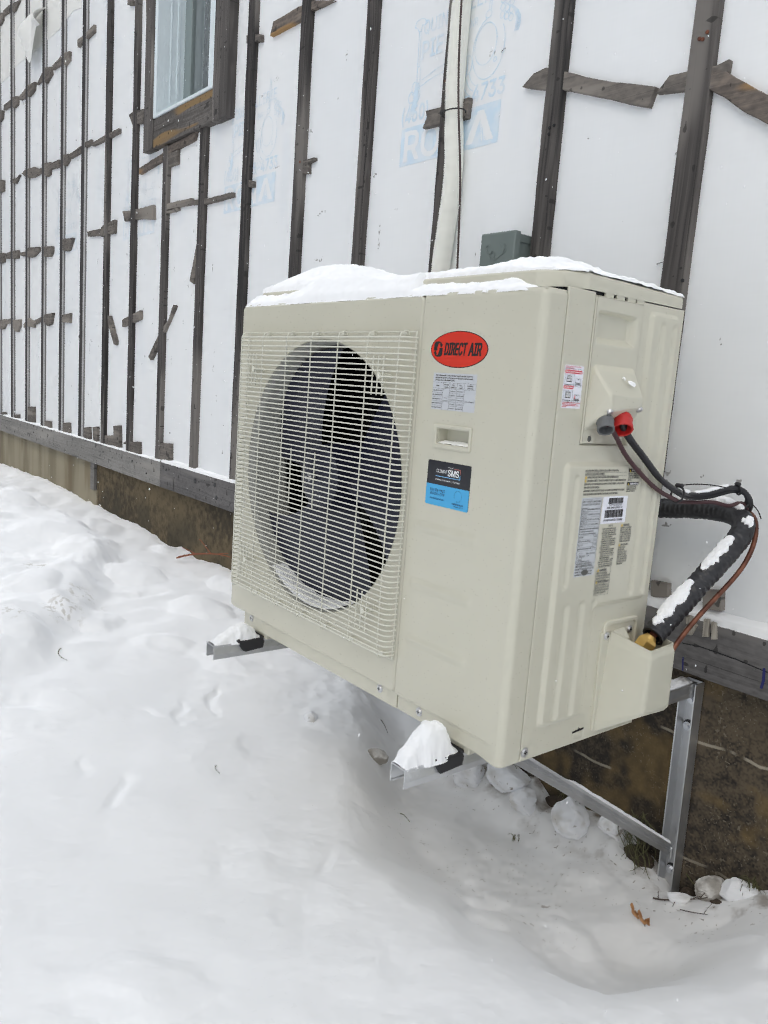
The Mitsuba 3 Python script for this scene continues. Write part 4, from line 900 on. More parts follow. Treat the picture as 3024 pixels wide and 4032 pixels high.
add(DL + '__white_print', cat([text('Non-polarity RS485 communication', .0022, .0618, .6471, S0, width=.040, bold=True, w=.0009), text('24V communication', .0022, .0615, .6230, S0, width=.0225, bold=True, w=.0009)] +
    [flat(Polygon([(.0675 + .0023 * a, z_), (.0690 + .0023 * a, z_), (.0690 + .0023 * a, z_ + .003), (.0675 + .0023 * a, z_ + .003)]), S0, .0009) for a in range(5) for z_ in (.6335, .6375, .6085, .6125)]), 'ink_white', smooth=False)

S5 = side(.0066)
RL = AC + '__rating_label'
ru0, ru1, rz0, rz1 = .1306, .1848, .3125, .4470
add(RL, plate(rrect(ru0, ru1, rz0, rz1, .0006, 3), -.002, .0006, S5), 'sticker_silver', smooth=False, label='grey rating plate label')
rm = [text('SPLIT TYPE AIR CONDITIONER', .0030, ru0 + .003, rz1 - .0082, S5, width=.048, w=.0007), text('(CLIMATISEUR TYPE SPLIT)', .0030, ru0 + .004, rz1 - .0130, S5, width=.045, w=.0007)]
fr = np.array(rrect(ru0 + .0015, ru1 - .0012, rz0 + .0215, rz1 - .0025, .003))
ln = [list(map(tuple, np.vstack([fr, fr[:1]])))]
zz = rz1 - .0155
lines_ = []
for s, b in (('Outdoor model', 'DIRM-30MAGICPRO20-OU'), ('Power Source', '208/230V~ 60Hz 1Ph'), ('Refrigerant', 'R410A(77.6oz)(2.2kg)'), ('Design Pressure', 'P:550 PSIG(3.8MPa)')):
    rm += [text(s, .0022, ru0 + .0022, zz - .0036, S5, width=.0135, w=.0007), text(s.split()[0] + ' ext.', .0020, ru0 + .0022, zz - .0072, S5, width=.0120, w=.0007), text(b, .0024, ru0 + .0185, zz - .0055, S5, width=.033, w=.0007)]
    zz -= .0085; ln.append([(ru0 + .0015, zz), (ru1 - .0012, zz)])
ln.append([(ru0 + .0172, rz1 - .0155), (ru0 + .0172, zz)])
for s, wd in (('The Max Input Current of The Power Connected Equipment', .050), ('Le courant max de puissance nominale', .038), ('de courant max de tension equivalent', .045)):
    zz -= .0042; rm.append(text(s, .0021, ru0 + .0022, zz, S5, width=wd, w=.0007))
zz -= .002; ln.append([(ru0 + .0015, zz), (ru1 - .0012, zz)]); zt = zz
for s, b in (('208/230V', '19.0A'), ('Minimum circuit ampacity', '25.0A'), ('MAX. FUSE', '30.0A'), ('OUTDOOR UNIT RESISTANCE CLASS', 'IPX4')):
    rm += [text(s, .0021, ru0 + .0022, zz - .0040, S5, width=min(.036, .0014 * len(s)), w=.0007), text(b, .0022, ru0 + .0435, zz - .0040, S5, w=.0007)]
    zz -= .0066; ln.append([(ru0 + .0015, zz), (ru1 - .0012, zz)])
ln.append([(ru0 + .0415, zt), (ru0 + .0415, zz)])
rm += [text('UL', .0052, ru0 + .0082, zz - .0110, S5, bold=True, w=.0007), text('C', .003, ru0 + .0032, zz - .0115, S5, bold=True, w=.0007), text('US', .003, ru0 + .0185, zz - .0105, S5, bold=True, w=.0007), text('LISTED', .0020, ru0 + .0062, zz - .0162, S5, bold=True, w=.0007),
       text('Split Air Conditioner', .0023, ru0 + .0270, zz - .0060, S5, width=.024, w=.0007), text('4SC9', .0023, ru0 + .0270, zz - .0100, S5, w=.0007)]
ln.append(list(map(tuple, ell(ru0 + .0112, zz - .0085, .0062, .0058, 24))) + [(ru0 + .0174, zz - .0085)])
zz -= .0190
for s, wd in (('UL FILE NUMBER: SA33135', .034), ('DATE MANUFACTURED: 08/2022', .040), ('DATE DE FABRICATION: 08/2022', .042)):
    rm.append(text(s, .0022, ru0 + .0030, zz, S5, width=wd, w=.0007)); zz -= .0036
ln.append([(ru0 + .0015, zz), (ru1 - .0012, zz)])
rm.append(flat(Polygon(ell(ru0 + .0285, zz - .0080, .0092, .0052, 28)), S5, .0007))
for i, s in enumerate(('Short-circuit current: 2.4 kA rms', 'Courant de court-circuit: 2.4 kA rms', 'symmetrical , 240, V maximum', 'symétrique , 240, V maximum')):
    rm.append(text(s, .0029, ru0 + .0015, rz0 + .0163 - .0047 * i, S5, width=(.046, .051, .047, .047)[i], w=.0007))
rm.append(flat(strokes(ln, .0004), S5, .0007))
add(RL + '__lettering', cat(rm), 'ink_grey', smooth=False)

BL = AC + '__barcode_label'
add(BL, plate(rrect(.1880, .2575, .4004, .4472, .0004, 3), -.002, .0006, S5), 'sticker_white', smooth=False, label='white barcode label')
bm = []
r2 = np.random.default_rng(11)
for u0, u1, z0, z1 in ((.2035, .2440, .4345, .4445), (.1965, .2475, .4105, .4240)):
    u = u0
    while u < u1:
        w_ = r2.choice([.0004, .0006, .0009, .0013]); bm.append(flat(Polygon([(u, z0), (u + w_, z0), (u + w_, z1), (u, z1)]), S5, .0008)); u += w_ + r2.choice([.0004, .0007, .0010])
bm += [text('17776 03036', .0032, .2055, .4306, S5, width=.036, w=.0008), text('DIRM-30MAGICPRO20-OU', .0030, .2005, .4262, S5, width=.044, w=.0008), text('SN:340K9500207362101S0009', .0034, .1945, .4045, S5, width=.054, w=.0008)]
add(BL + '__lettering', cat(bm), 'ink_black', smooth=False)

NT = AC + '__printed_notice'
nm = []
top = (('USE COPPER SUPPLY WIRES. UTILISER DES FILS D\'ALIMENTATION EN CUIVRE.', .092, 0), ('OUTDOOR USE. UTILISATION A L\'EXTERIEUR.', .052, 0), ('WARNING: CANCER AND REPRODUCTIVE HARM - WWW.P65WARNINGS.CA.GOV', .085, .007), ('AVERTISSEMENT: CANCER ET TROUBLES DE L\'APPAREIL REPRODUCTEUR - WWW.P65WARNINGS.CA.GOV', .108, .007),
       ('WARNING: RISK OF ELECTRIC SHOCK. CAN CAUSE INJURY OR DEATH. DISCONNECT ALL REMOTE ELECTRIC', .112, 0), ('POWER SUPPLIES BEFORE SERVICING.', .043, 0), ('AVERTISSEMENT: RISQUE DE CHOCS ELECTRIQUES. PEUT CAUSER DES BLESSURES OU MEME ENTRAINER', .114, 0), ('LA MORT. COUPER LES SOURCES D\'ALIMENTATION A DISTANCE AVANT LE DEPANNAGE.', .096, 0))
for i, (s, wd, dx) in enumerate(top):
    nm.append(text(s, .0031, .1312 + dx, .4905 - .0056 * i, S5, width=wd, w=.0006))
nm.append(flat(strokes([[(.131, .4892), (.246, .4888)], [(.131, .4838), (.246, .4833)]], .0004), S5, .0006))
for s, u, z, wd, h in (('USE SUPPLY WIRES AND', .2520, .4845, .029, .0026), ('COMMUNICATE WIRES WITH', .2518, .4808, .032, .0026), ('AT LEAST 300V WITHSTAND', .2516, .4771, .031, .0026), ('VOLTAGE.', .2514, .4734, .011, .0026), ('FILS ET CABLES OFFERS', .2508, .4612, .028, .0026), ('COMMUNICATION 300 V AU', .2505, .4575, .029, .0026), ('MOINS DE TENSION', .2503, .4538, .025, .0026),
                       ('NOTE', .2120, .3945, .012, .0034), ('WARNING:', .2545, .3935, .019, .0036)):
    nm.append(text(s, h, u, z, S5, width=wd, w=.0006))
for i in range(19):
    ind = .003 if i in (0, 2, 6, 9, 11, 16) else .006
    nm.append(text(('1. Ensure to evacuate the air inside the indoor unit', 'and pipes with vacuum pump.', '2. Release additional refrigerant if refrigerant needs', 'to be charged, based on the pipe size and length')[i % 4], .0023, .1905 + ind - .0008 * (i // 8), .3905 - .00365 * i, S5, width=.040 - .011 * (i % 5 == 4), w=.0006))
for i, s in enumerate(('SEPARATE THE POWER', 'SUPPLY LEADS AND', 'COMMUNICATION LEADS', 'BY THE STRAIN RELIEF OR', 'SEGREGATE THE POWER', 'SUPPLY LEADS FROM', 'COMMUNICATION LEADS.')):
    nm.append(text(s, .0028, .2475, .3892 - .0040 * i, S5, width=.0245 + .0016 * len(s) * .25, w=.0006))
nm.append(text('AVERTISSEMENT:', .0032, .2525, .3585, S5, width=.0235, w=.0006))
for i, s in enumerate(('SEPARER LES FILS', 'D\'ALIMENTATION', 'ELECTRIQUE ET FILS DE', 'COMMUNICATION PAR LE', 'SERRE-CABLES OU SEPARER', 'LES FILS D\'ALIMENTATION', 'ELECTRIQUE DES FILS DE', 'COMMUNICATION.')):
    nm.append(text(s, .0028, .2470, .3540 - .0042 * i, S5, width=.0012 * len(s) + .002, w=.0006))
add(NT, cat(nm), 'ink_grey', smooth=False, label='black warning notices printed on the side')
add(NT + '__black_bar', cat([flat(Polygon([(.2515, .4888), (.2855, .4888), (.2855, .4945), (.2515, .4945)]), S5, .0006), flat(Polygon([(.2505, .4652), (.2845, .4652), (.2845, .4712), (.2505, .4712)]), S5, .0006)]), 'ink_black', smooth=False)
add(NT + '__white_print', cat([text('WARNING:', .0030, .2600, .4900, S5, width=.022, bold=True, w=.0009), text('REMARQUE:', .0030, .2590, .4667, S5, width=.024, bold=True, w=.0009)]), 'ink_white', smooth=False)
add(NT + '__warning_triangle', flat(unary_union([wtri(.1312, .4788, .0052), wtri(.1312, .4732, .0052), wtri(.2535, .4895, .0042), wtri(.2525, .4660, .0042), wtri(.2475, .3930, .0052), wtri(.2465, .3582, .0050), wtri(.1935, .3165, .0052), wtri(.1930, .2955, .0052)]), S5, .0009), 'ink_yellow', smooth=False)
WL = AC + '__warning_label'
wm = [text('WARNING:', .0038, .1995, .3168, S5, width=.022, w=.0009, bold=True), text('AVERTISSEMENT:', .0036, .1990, .2958, S5, width=.033, w=.0009, bold=True)]
for i, s in enumerate(('Before obtaining', 'access to terminals, all', 'supply circuits must', 'be disconnected.')):
    wm.append(text(s, .0036, .1925, .3120 - .0046 * i, S5, width=(.031, .039, .036, .030)[i], w=.0009))
for i, s in enumerate(('Avant d\'accéder aux', 'bornes, tous les circuits', 'd\'alimentation doivent', 'être disconnectés.')):
    wm.append(text(s, .0036, .1925, .2908 - .0046 * i, S5, width=(.036, .040, .040, .033)[i], w=.0009))
wm.append(flat(strokes([[(.1910, .2745), (.2325, .2738), (.2320, .3232), (.1908, .3236), (.1910, .2745)]], .0004), S5, .0006))
add(WL, cat(wm), 'ink_grey', smooth=False, label='outlined bilingual terminal warning')

# ------ valve plate and cover at the lower right
add(AC + '__valve_plate', cat([plate(rrect(.2405, .3465, .070, .2195, .012), -.002, .0042, S0, .0020, holes=[rrect(.2500, .3375, .075, .2105, .008)]), plate(rrect(.2500, .3375, .075, .2105, .008), -.001, .0012, S0)]), 'cream', smooth=35)
add(AC + '__valve_plate_tab', rhull([(.003, .272, .1985), (.003, .300, .2005), (.016, .300, .186), (.016, .272, .184)], .002), 'cream')
screw(AC + '__valve_plate_screw', (.0020, .3213, .1954), (1, 0, 0), .0056)
VC = AC + '__valve_cover'
# a hollow shell open at the top: sloping front face, flat outer face, sloping bottom
VT = {'a': (.002, .2575, .2005), 'a2': (.001, .2600, .2005), 'b': (.079, .2800, .1800), 'c': (.079, .3560, .1850), 'd': (.001, .3690, .1900)}
VB = {'a': (.001, .2410, .0125), 'b': (.079, .2760, .0605), 'c': (.079, .3610, .0575), 'd': (.001, .3690, .0200)}
def vc_pt(s, t, off):
    # s along the plan outline a -> b -> c -> d, t from the bottom to the top
    key = np.array([0, 1.0, 1.85, 2.5])
    bt = np.array([VB[k] for k in 'abcd'], float); tp = np.array([VT['a'], VT['b'], VT['c'], VT['d']], float)
    # rounded corner between the segments by blending
    def ev(c, s_):
        return np.stack([np.interp(s_, key, c[:, k]) for k in range(3)], -1)
    ds = np.linspace(-.06, .06, 9)
    B = np.mean([ev(bt, s + q) for q in ds], 0); Tt = np.mean([ev(tp, s + q) for q in ds], 0)
    p = B + (Tt - B) * t[..., None]
    return p
sU = np.r_[np.linspace(0, 2.5, 70)]; tV = np.linspace(0, 1, 40)
SU, TV = np.meshgrid(sU, tV, indexing='ij')
outer = vc_pt(SU, TV, 0)
lipc = np.array([.03, .31, .1])
outer = outer + ((lipc - outer) * np.array([.10, .08, 0]))  * (sstep(.88, .97, TV) * .55)[..., None] + ((lipc - outer) * np.array([.2, .16, 0])) * (sstep(.10, .0, TV) ** 2 * .5)[..., None]
cen = np.array([.03, .31, .1])
inner = outer + (cen - outer) * np.array([.05, .045, 0])
# round the lower edge into the bottom
bot = []
for q in np.linspace(0, 1, 7):
    ang = q * math.pi / 2
    ring_ = outer[:, 0] + (cen * np.array([1, 1, 0]) + outer[:, 0] * np.array([0, 0, 1]) - outer[:, 0]) * (.13 * math.sin(ang)) + np.array([0, 0, -.007 * (1 - math.cos(ang))]) * 0
    ring_[:, 2] -= .008 * math.sin(ang) * 0
    bot.append(ring_)
low = outer[:, 0].copy()
bm_ = np.stack([outer[:, 0] * (1 - w_) + (np.array([.0, 0, 0]) + np.stack([np.full(len(low), .001), low[:, 1] * .2 + .8 * .305, np.full(len(low), .014)], -1)) * w_ for w_ in np.linspace(0, 1, 8)], 1)
rimm = np.stack([outer[:, -1], outer[:, -1] + np.array([.0008, -.0008, .0012]), inner[:, -1] + np.array([0, 0, .0012]), inner[:, -1]], 1)
add(VC, cat([gridmesh(outer), gridmesh(inner[:, ::-1]), gridmesh(bm_), gridmesh(rimm)]), 'cream_plastic', smooth=40, label='cream plastic valve cover, open at the top')
add(VC + '__ear', plate(np.array(Polygon([(.2375, .1960), (.2550, .1960), (.2590, .1880), (.2460, .0170), (.2415, .0160)]).buffer(.0035, quad_segs=4).exterior.coords)[:-1], 0, .0050, S0, .0014), 'cream_plastic')
screw(VC + '__screw', (.0050, .2480, .1930), (1, 0, 0), .0062)

# brass flare nut and valve body, seen over the rim of the cover
NV = AC + '__valve'
vp = np.array([.033, .318, .165]); va = np.array([.30, .42, .86]); va /= np.linalg.norm(va)
add(NV, cat([cyl(vp - va * .05, vp - va * .004, .010, 16), cyl(vp - va * .10 , vp - va * .05, .014, 16)]), 'brass')
add(NV + '__nut', cat([tube(np.array([vp - va * .004, vp + va * .002, vp + va * .020, vp + va * .026]), [.0165, .0190, .0190, .0150], 6), tube(np.array([vp + va * .025, vp + va * .033]), [.0140, .0090], 16)]), 'brass', smooth=15)

# ------------------------------------------------------------------ wall brackets
def channel(p0, p1, ex, en, w=.038, h=.033, t=.0022, ribs=True, lip=.0045):
    """a C channel from p0 to p1 (points on the middle of the web's outer face); ex across, en outward from the web"""
    p0, p1, ex, en = (np.asarray(q, float) for q in (p0, p1, ex, en))
    a = w / 2
    pts = [(-a, 0), (a, 0)]
    def wall(s):
        q = []
        bs = np.linspace(.006, h - .010, 17) if ribs else []
        for i, b_ in enumerate(bs):
            q.append((s * (a + (0 if i % 2 else -.0007)), b_))
        return q
    pts += wall(1) + [(a, h), (a - lip, h), (a - lip, h - t), (a - t, h - t), (a - t, t), (-a + t, t), (-a + t, h - t), (-a + lip, h - t), (-a + lip, h), (-a, h)] + wall(-1)[::-1]
    q = np.array(pts)
    R0 = p0 + q[:, :1] * ex + q[:, 1:] * en; R1 = p1 + q[:, :1] * ex + q[:, 1:] * en
    n = len(q); k = np.arange(n); k2 = (k + 1) % n
    v2, f2 = tri(Polygon(q))
    ms = [(np.vstack([R0, R1]), np.vstack([np.stack([k, k2, k2 + n], 1), np.stack([k, k2 + n, k + n], 1)]))]
    for p in (p0, p1):
        ms.append((p + v2[:, :1] * ex + v2[:, 1:] * en, f2))
    return cat(ms)
def bracket(dx, label):
    B = thing('wall_bracket', label, 'bracket', None)
    X = lambda v: np.array(v, float) + [dx, 0, 0]
    add(B + '__arm', channel(X((-.1240, -.1090, -.0200)), X((-.0975, .750, -.0165)), (1, 0, 0), (0, 0, -1)), 'aluminium', smooth=False)
    add(B + '__upright', channel(X((-.0935, .7715, -.018)), X((-.0835, .7715, -.566)), (1, 0, 0), (0, -1, 0), w=.0405, h=.036, ribs=False, lip=.0032), 'aluminium', smooth=False)
    d = np.array([.020, .60, -.392]); d /= np.linalg.norm(d)
    nn = np.cross(d, [1, 0, 0]); nn = nn if nn[2] < 0 else -nn; nn /= np.linalg.norm(nn)
    add(B + '__brace', channel(X((-.1180, .125, -.0200)), X((-.0960, .7420, -.4215)), (1, 0, 0), nn, w=.034, h=.0255), 'aluminium', smooth=False)
    for i, (x, z) in enumerate(((-.0975, -.068), (-.0985, -.134), (-.0905, -.4985))):
        add(B + '__slot', cyl(X((x + .002, .7692, z + .004)), X((x + .002, .7680, z + .004)), .0125, 20), 'ink_black', smooth=30)
        k = add(B + '__bolt', cat([cyl(X((x, .7685, z)), X((x, .7655, z)), .0105, 20), cyl(X((x, .7658, z)), X((x, .7600, z)), .0068, 6)]), 'zinc', smooth=25)
    if dx == 0:
        add(B + '__weld', rhull([X((-.0790, .738, -.428)), X((-.0780, .738, -.452))], .0035), 'aluminium')
    return B
bracket(0.0, 'aluminium bracket whose brace and upright show under the right end of the condenser')
bracket(-.6925, 'aluminium bracket whose grooved arm end sticks out under the left end of the condenser')

def pad(dx, tilt, label):
    K = num('rubber_pad')
    X0 = -.1240 + dx + .002
    ms = [box(X0 - .022, X0 + .022, -.046, .016, -.0200, -.0155)]
    for s in (-1, 1):
        xx = X0 + s * .0205
        pr_ = Polygon([(-.053, -.0135), (-.045, -.0125), (-.040, -.019), (.012, -.019), (.016, -.016), (.022, -.024), (.019, -.040), (-.028 - tilt, -.044), (-.036, -.040)])
        ms.append(plate(np.array(pr_.exterior.coords)[:-1], -.0018, .0022, side(xx) if s > 0 else (lambda u, v, w, xx=xx: np.stack([xx - w, u, v], -1)), .0008))
    for y in (-.047, .0165):
        ms.append(rhull([(X0 - .020, y, -.0145), (X0 + .020, y, -.0145)], .0042))
    add(K, cat(ms), 'rubber_black')
    labels[K] = {'label': label, 'category': 'rubber pad'}
pad(0.0, .004, 'black rubber pad on the right bracket arm, under the tall snow heap')
pad(-.6925, .0, 'black rubber pad on the left bracket arm, half covered by a rounded snow heap')

# ------------------------------------------------------------------ line set, cables and the tube on the wall
PIPE = np.array([(.0415, .335, .1913), (.0485, .39, .2367), (.0615, .45, .2930), (.0715, .51, .3445), (.0705, .552, .3740), (.0520, .588, .3910), (.0170, .617, .3985), (-.0715, .645, .3955), (-.1749, .66, .3790), (-.32, .668, .372), (-.55, .675, .40)])
pc = spline(PIPE, 320)
pr0 = .0212 + .0012 * N(np.stack([np.linspace(0, 1, 320) * 1.0, np.zeros(320)], -1), .03, 4, 2)
t_p, a_p, b_p = frames(pc)
kk = np.arange(28) * 2 * np.pi / 28
arc = np.r_[0, np.cumsum(np.linalg.norm(np.diff(pc, axis=0), axis=1))]
RRp = pr0[:, None] + .0009 * np.sin(arc[:, None] / .0042 * 2 * np.pi * .32 + kk[None] * 1.0) + .0010 * N(np.stack([arc[:, None] + 0 * kk[None], np.cos(kk)[None] * .02 + 0 * arc[:, None], np.sin(kk)[None] * .02 + 0 * arc[:, None]], -1), .012, 9, 2)
PV = pc[:, None] + RRp[..., None] * (np.cos(kk)[None, :, None] * a_p[:, None] + np.sin(kk)[None, :, None] * b_p[:, None])
i_ = np.arange(320 * 28).reshape(320, 28); j_ = np.roll(i_, -1, 1)
fp = np.vstack([np.stack([i_[:-1], j_[:-1], j_[1:]], -1).reshape(-1, 3), np.stack([i_[:-1], j_[1:], i_[1:]], -1).reshape(-1, 3)])
BP = num('insulated_pipe')
add(BP, trimesh.Trimesh(PV.reshape(-1, 3), fp, process=False), 'tape_black', smooth=True)
tag(BP, 'thick black tape-wrapped pipe bending back from the valve cover to the wall, streaked with snow', 'pipe')
add(BP + '__mouth', tube(np.array([pc[0], pc[0] + t_p[0] * .0005, pc[0] + t_p[0] * .03]), [.0195, .0150, .0140], 24, cap=False), 'rubber_black', smooth=40)
add(BP + '__copper_stub', tube(np.array([vp + va * .030, pc[0] + t_p[0] * .006, pc[0] + t_p[0] * .03]), .0075, 14), 'copper')
COP = spline([(.068, .325, .130), (.0725, .36, .1758), (.0806, .42, .2315), (.0900, .475, .2760), (.0960, .53, .3230), (.0847, .58, .3730), (.0655, .61, .3958), (.0389, .635, .4065), (-.020, .655, .408), (-.12, .672, .398)], 90)
add('copper_pipe', tube(COP, .0046, 12), 'copper', label='bare brown copper pipe curving beside the black wrapped pipe', cat='pipe')
BLK = np.array([(.0255, .187, .576), (.0260, .1935, .5660), (.0230, .2260, .5415), (.0200, .2650, .5190), (.0180, .3250, .4815), (.0130, .3660, .4655), (.0060, .4105, .4519), (-.0080, .475, .4405), (-.0060, .51, .4390), (.0096, .55, .4473), (.0312, .585, .4557), (.0428, .60, .4474), (.0465, .61, .4302), (.0387, .622, .4169), (.0123, .637, .4061), (-.05, .66, .405)])
for dz, r_, lb in (((0, 0, 0), .0056, 'front black cable of the pair leaving the red bushing'), ((.0005, .0095, -.0050), .0052, 'rear black cable of the pair leaving the red bushing')):
    q = BLK + np.array(dz) * np.r_[.3, .5, np.ones(len(BLK) - 2)][:, None]
    add('power_cable', tube(spline(q, 120), r_, 10), 'cable_black', label=lb, cat='cable')
MAR = [(.0250, .145, .573), (.0255, .1570, .5660), (.0190, .2100, .5268), (.0150, .2700, .4900), (.0140, .3110, .4680), (.0100, .3700, .4460), (.0020, .4225, .4327), (-.0205, .49, .4235), (-.0100, .52, .4235), (.0102, .555, .4244), (.0258, .59, .4211), (.0355, .603, .4262), (.0420, .612, .4192), (.0250, .633, .4080), (-.03, .66, .405)]
add('control_cable', tube(spline(MAR, 120), .0040, 10), 'cable_maroon', label='maroon cable leaving the grey bushing', cat='cable')
def tie(p, n, r, label, tail):
    p = np.asarray(p, float); n = np.asarray(n, float) / np.linalg.norm(n)
    a = np.cross(n, [0, 0, 1.0]); a /= np.linalg.norm(a); b = np.cross(a, n)
    th = np.linspace(0, 2 * np.pi, 25)
    loop = p + r[0] * np.cos(th)[:, None] * a + r[1] * np.sin(th)[:, None] * b
    ms = [tube(loop, .0019, 6), rhull([p + b * (r[1] + .002) + a * .004, p + b * (r[1] + .002) - a * .004], .0042)]
    if tail is not None:
        ms.append(tube(spline([p + b * (r[1] + .002), p + b * (r[1] + .003) + np.asarray(tail) * .5 + [0, 0, .004], p + np.asarray(tail) + b * r[1]], 14), .0012, 5))
    add('cable_tie', cat(ms), 'rubber_black', label=label, cat='cable tie')
tie((.0020, .4240, .4440), (-.2, .9, -.25), (.0120, .0150), 'black cable tie round the cables just past the back edge of the condenser', (.07, .07, .002))
tie((.0335, .588, .4530), (.5, .8, .2), (.0095, .0095), 'black cable tie at the peak of the cable loop', None)
tie((.0400, .606, .4220), (.3, .6, -.7), (.010, .010), 'black cable tie at the foot of the cable loop, with a long thin tail', (.026, .012, -.030))

TUB = spline([(-1.030, .703, 2.6), (-1.028, .703, 2.1), (-1.0255, .703, 1.70), (-1.0206, .703, 1.40), (-1.0042, .7025, 1.255), (-1.0030, .702, 1.19), (-1.013, .702, 1.08), (-1.0241, .702, .95), (-1.030, .702, .70), (-.99, .70, .45)], 160)
rt = .0278 - .0018 * np.exp(-((TUB[:, 2] - 1.385) / .02) ** 2)
TB = add('white_tube', tube(TUB, rt, 28), 'tube_white', smooth=True, label='thick white foam-covered tube running down the wall behind the condenser', cat='tube')
# a line of tiny printed characters along the tube
tm = []
r3 = np.random.default_rng(5)
for zc_ in np.arange(.85, 1.80, .0052):
    if (zc_ * 3.1) % 1 < .23: continue
    c_ = np.array([np.interp(zc_, TUB[::-1, 2], TUB[::-1, k]) for k in range(2)])
    for s in range(2):
        a_ = 3.75 + .06 * s
        if r3.random() < .25: continue
        p_ = np.array([c_[0] + .0280 * math.cos(a_ + .5), c_[1] + .0280 * math.sin(a_ + .5), zc_ + .0015 * r3.random()])
        tm.append(box(p_[0] - .0009, p_[0] + .0009, p_[1] - .0006, p_[1] + .0002, p_[2] - .0012, p_[2] + .0012))
add(TB + '__print', cat(tm), 'ink_grey', smooth=False)
CAB = spline([(-1.0, .666, 2.5), (-.993, .667, 1.9), (-.9875, .668, 1.66), (-.962, .667, 1.385), (-.935, .669, 1.20), (-.928, .672, 1.08), (-.922, .676, .94), (-.915, .684, .7), (-.89, .70, .45)], 110)
CAB[:, 0] += .0015 * N(np.stack([CAB[:, 2], 0 * CAB[:, 2]], -1), .18, 3)
add('thin_cable', tube(CAB, .0030, 8), 'cable_brown', label='thin brown cable hanging in front of the white tube', cat='cable')
th = np.linspace(0, 2 * np.pi, 41)
cz_ = 1.392; c0 = np.array([-1.0170, .695])
lp = np.stack([c0[0] + .0330 * np.cos(th) * (1 + .28 * (np.cos(th) > 0)), c0[1] + .0310 * np.sin(th), cz_ + .004 * np.cos(th)], -1)
add('cable_tie', cat([tube(lp, .0021, 6), rhull([(-1.034, .6680, cz_ - .003), (-1.034, .6680, cz_ + .003)], .0050)]), 'rubber_black', label='black cable tie strapping the thin cable to the white tube', cat='cable tie')

JB = thing('junction_box', 'grey-green electrical box with an embossed antler emblem, behind the condenser', 'electrical box')
jy = .6538
add(JB + '__cover', plate(rrect(-.8148, -.6890, .78, 1.0310, .004), -.021, 0, front(jy), .0030), 'box_green', smooth=35)
add(JB + '__body', rbox(-.8080, -.6990, jy + .018, YW - .001, .79, 1.0240, .003), 'box_green')
add(JB + '__hood', rbox(-.8100, -.6955, jy + .019, YW - .004, 1.005, 1.0262, .002), 'box_green')
em = [[(-.7547, .959), (-.774, .970), (-.7879, .9843), (-.7918, .9942), (-.7847, .9996)], [(-.7866, .9938), (-.7776, .9978)], [(-.7766, .9762), (-.7656, .9836)], [(-.7729, .9747), (-.7667, .979), (-.7572, .9782), (-.7561, .9698), (-.7613, .9642)],
      [(-.7522, .9588), (-.7429, .9652), (-.7273, .9735), (-.718, .9786), (-.7178, .9891)], [(-.7276, .9759), (-.7238, .985), (-.7275, 1.0005)], [(-.7238, .985), (-.7188, .9974)], [(-.7331, .9928), (-.7391, 1.0004)], [(-.7733, .9639), (-.7704, .9553), (-.761, .9487)], [(-.7584, .9545), (-.7506, .9468)]]
add(JB + '__emblem', cat([tube(np.array([(a, jy - .0006, b) for a, b in l]), .0014, 6) for l in em]), 'box_green', smooth=60)

# ------------------------------------------------------------------ lying snow
def granulate(m, amp, seed, s=.011):
    n = np.array(m.vertex_normals); v = np.array(m.vertices)
    return trimesh.Trimesh(v + n * (amp * (N(v, s, seed, 3) + .5 * N(v, s * 3, seed + 4, 2)))[:, None], m.faces, process=False)
def snow_patch(xs, ys, base, thick, name, label, seed, lumps=.0022):
    X, Y = np.meshgrid(xs, ys, indexing='ij')
    Tk = thick(X, Y)
    P3 = np.stack([X, Y], -1)
    Tk = Tk + np.where(Tk > 0, 1.5 * lumps * N(P3, .013, seed, 3) * np.clip(Tk / .006, 0, 1), 0) + .0016 * N(P3, .009, seed + 5, 2) * (Tk < .010)
    ok = Tk > 0
    keep = ok[:-1, :-1] | ok[1:, :-1] | ok[1:, 1:] | ok[:-1, 1:]
    Z = base(X, Y) + np.where(ok, Tk, -.0012)
    # snow bulges a little over its own edge
    return add(name, granulate(gridmesh(np.stack([X, Y, Z], -1), keep), min(lumps, .0018) * .9, seed, .009), 'snow', smooth=True, label=label, cat='snow')
# on the lid and the ledge in front of it
hx = PchipInterpolator([-.94, -.92, -.82, -.738, -.668, -.611, -.558, -.444, -.335, -.236, -.212, -.183, -.131, -.111, -.085, -.052, -.011, .0], [.050, .060, .076, .072, .0545, .0385, .0325, .0335, .0360, .0365, .0415, .0455, .0435, .0335, .0225, .0140, .0060, .0050])
def lid_thick(X, Y):
    P3 = np.stack([X, Y], -1)
    wob = .006 * N(P3, .05, 33, 3) + .003 * N(P3, .014, 35, 2)
    back = hx(np.clip(X, -.94, 0))
    rise = sstep(.030, .185, Y) ** .85
    prof_ = back * (.18 + .82 * rise) * (1 - .12 * sstep(.25, .36, Y))
    mound = .0 * np.exp(-((X + .80) / .13) ** 2 - ((Y - .17) / .09) ** 2) + .0 * np.exp(-((X + .58) / .12) ** 2 - ((Y - .12) / .07) ** 2)
    t = prof_ + mound
    eb = .3685 - Y + wob * .4; er = np.minimum(-.0015 - X, (-.0262 - X) + (Y - .062) * .62 + .006) + wob * .5
    elf = X + .922
    ef = Y - .045 + wob
    # lid front edge stays bare at the far left and on the right
    bare = np.where((X > -.325), .010, 0) + np.where((X < -.775) & (X > -.90), .008, 0)
    e = np.minimum(np.minimum(eb, er), np.minimum(elf, ef - bare))
    return np.where(e > 0, t * np.clip(1 - (1 - np.clip(e / (t * .75 + .004), 0, 1)) ** 2, 0, 1) ** .5, -1)
def lid_base(X, Y):
    return .8035 - .005 * sstep(.2, .37, Y)
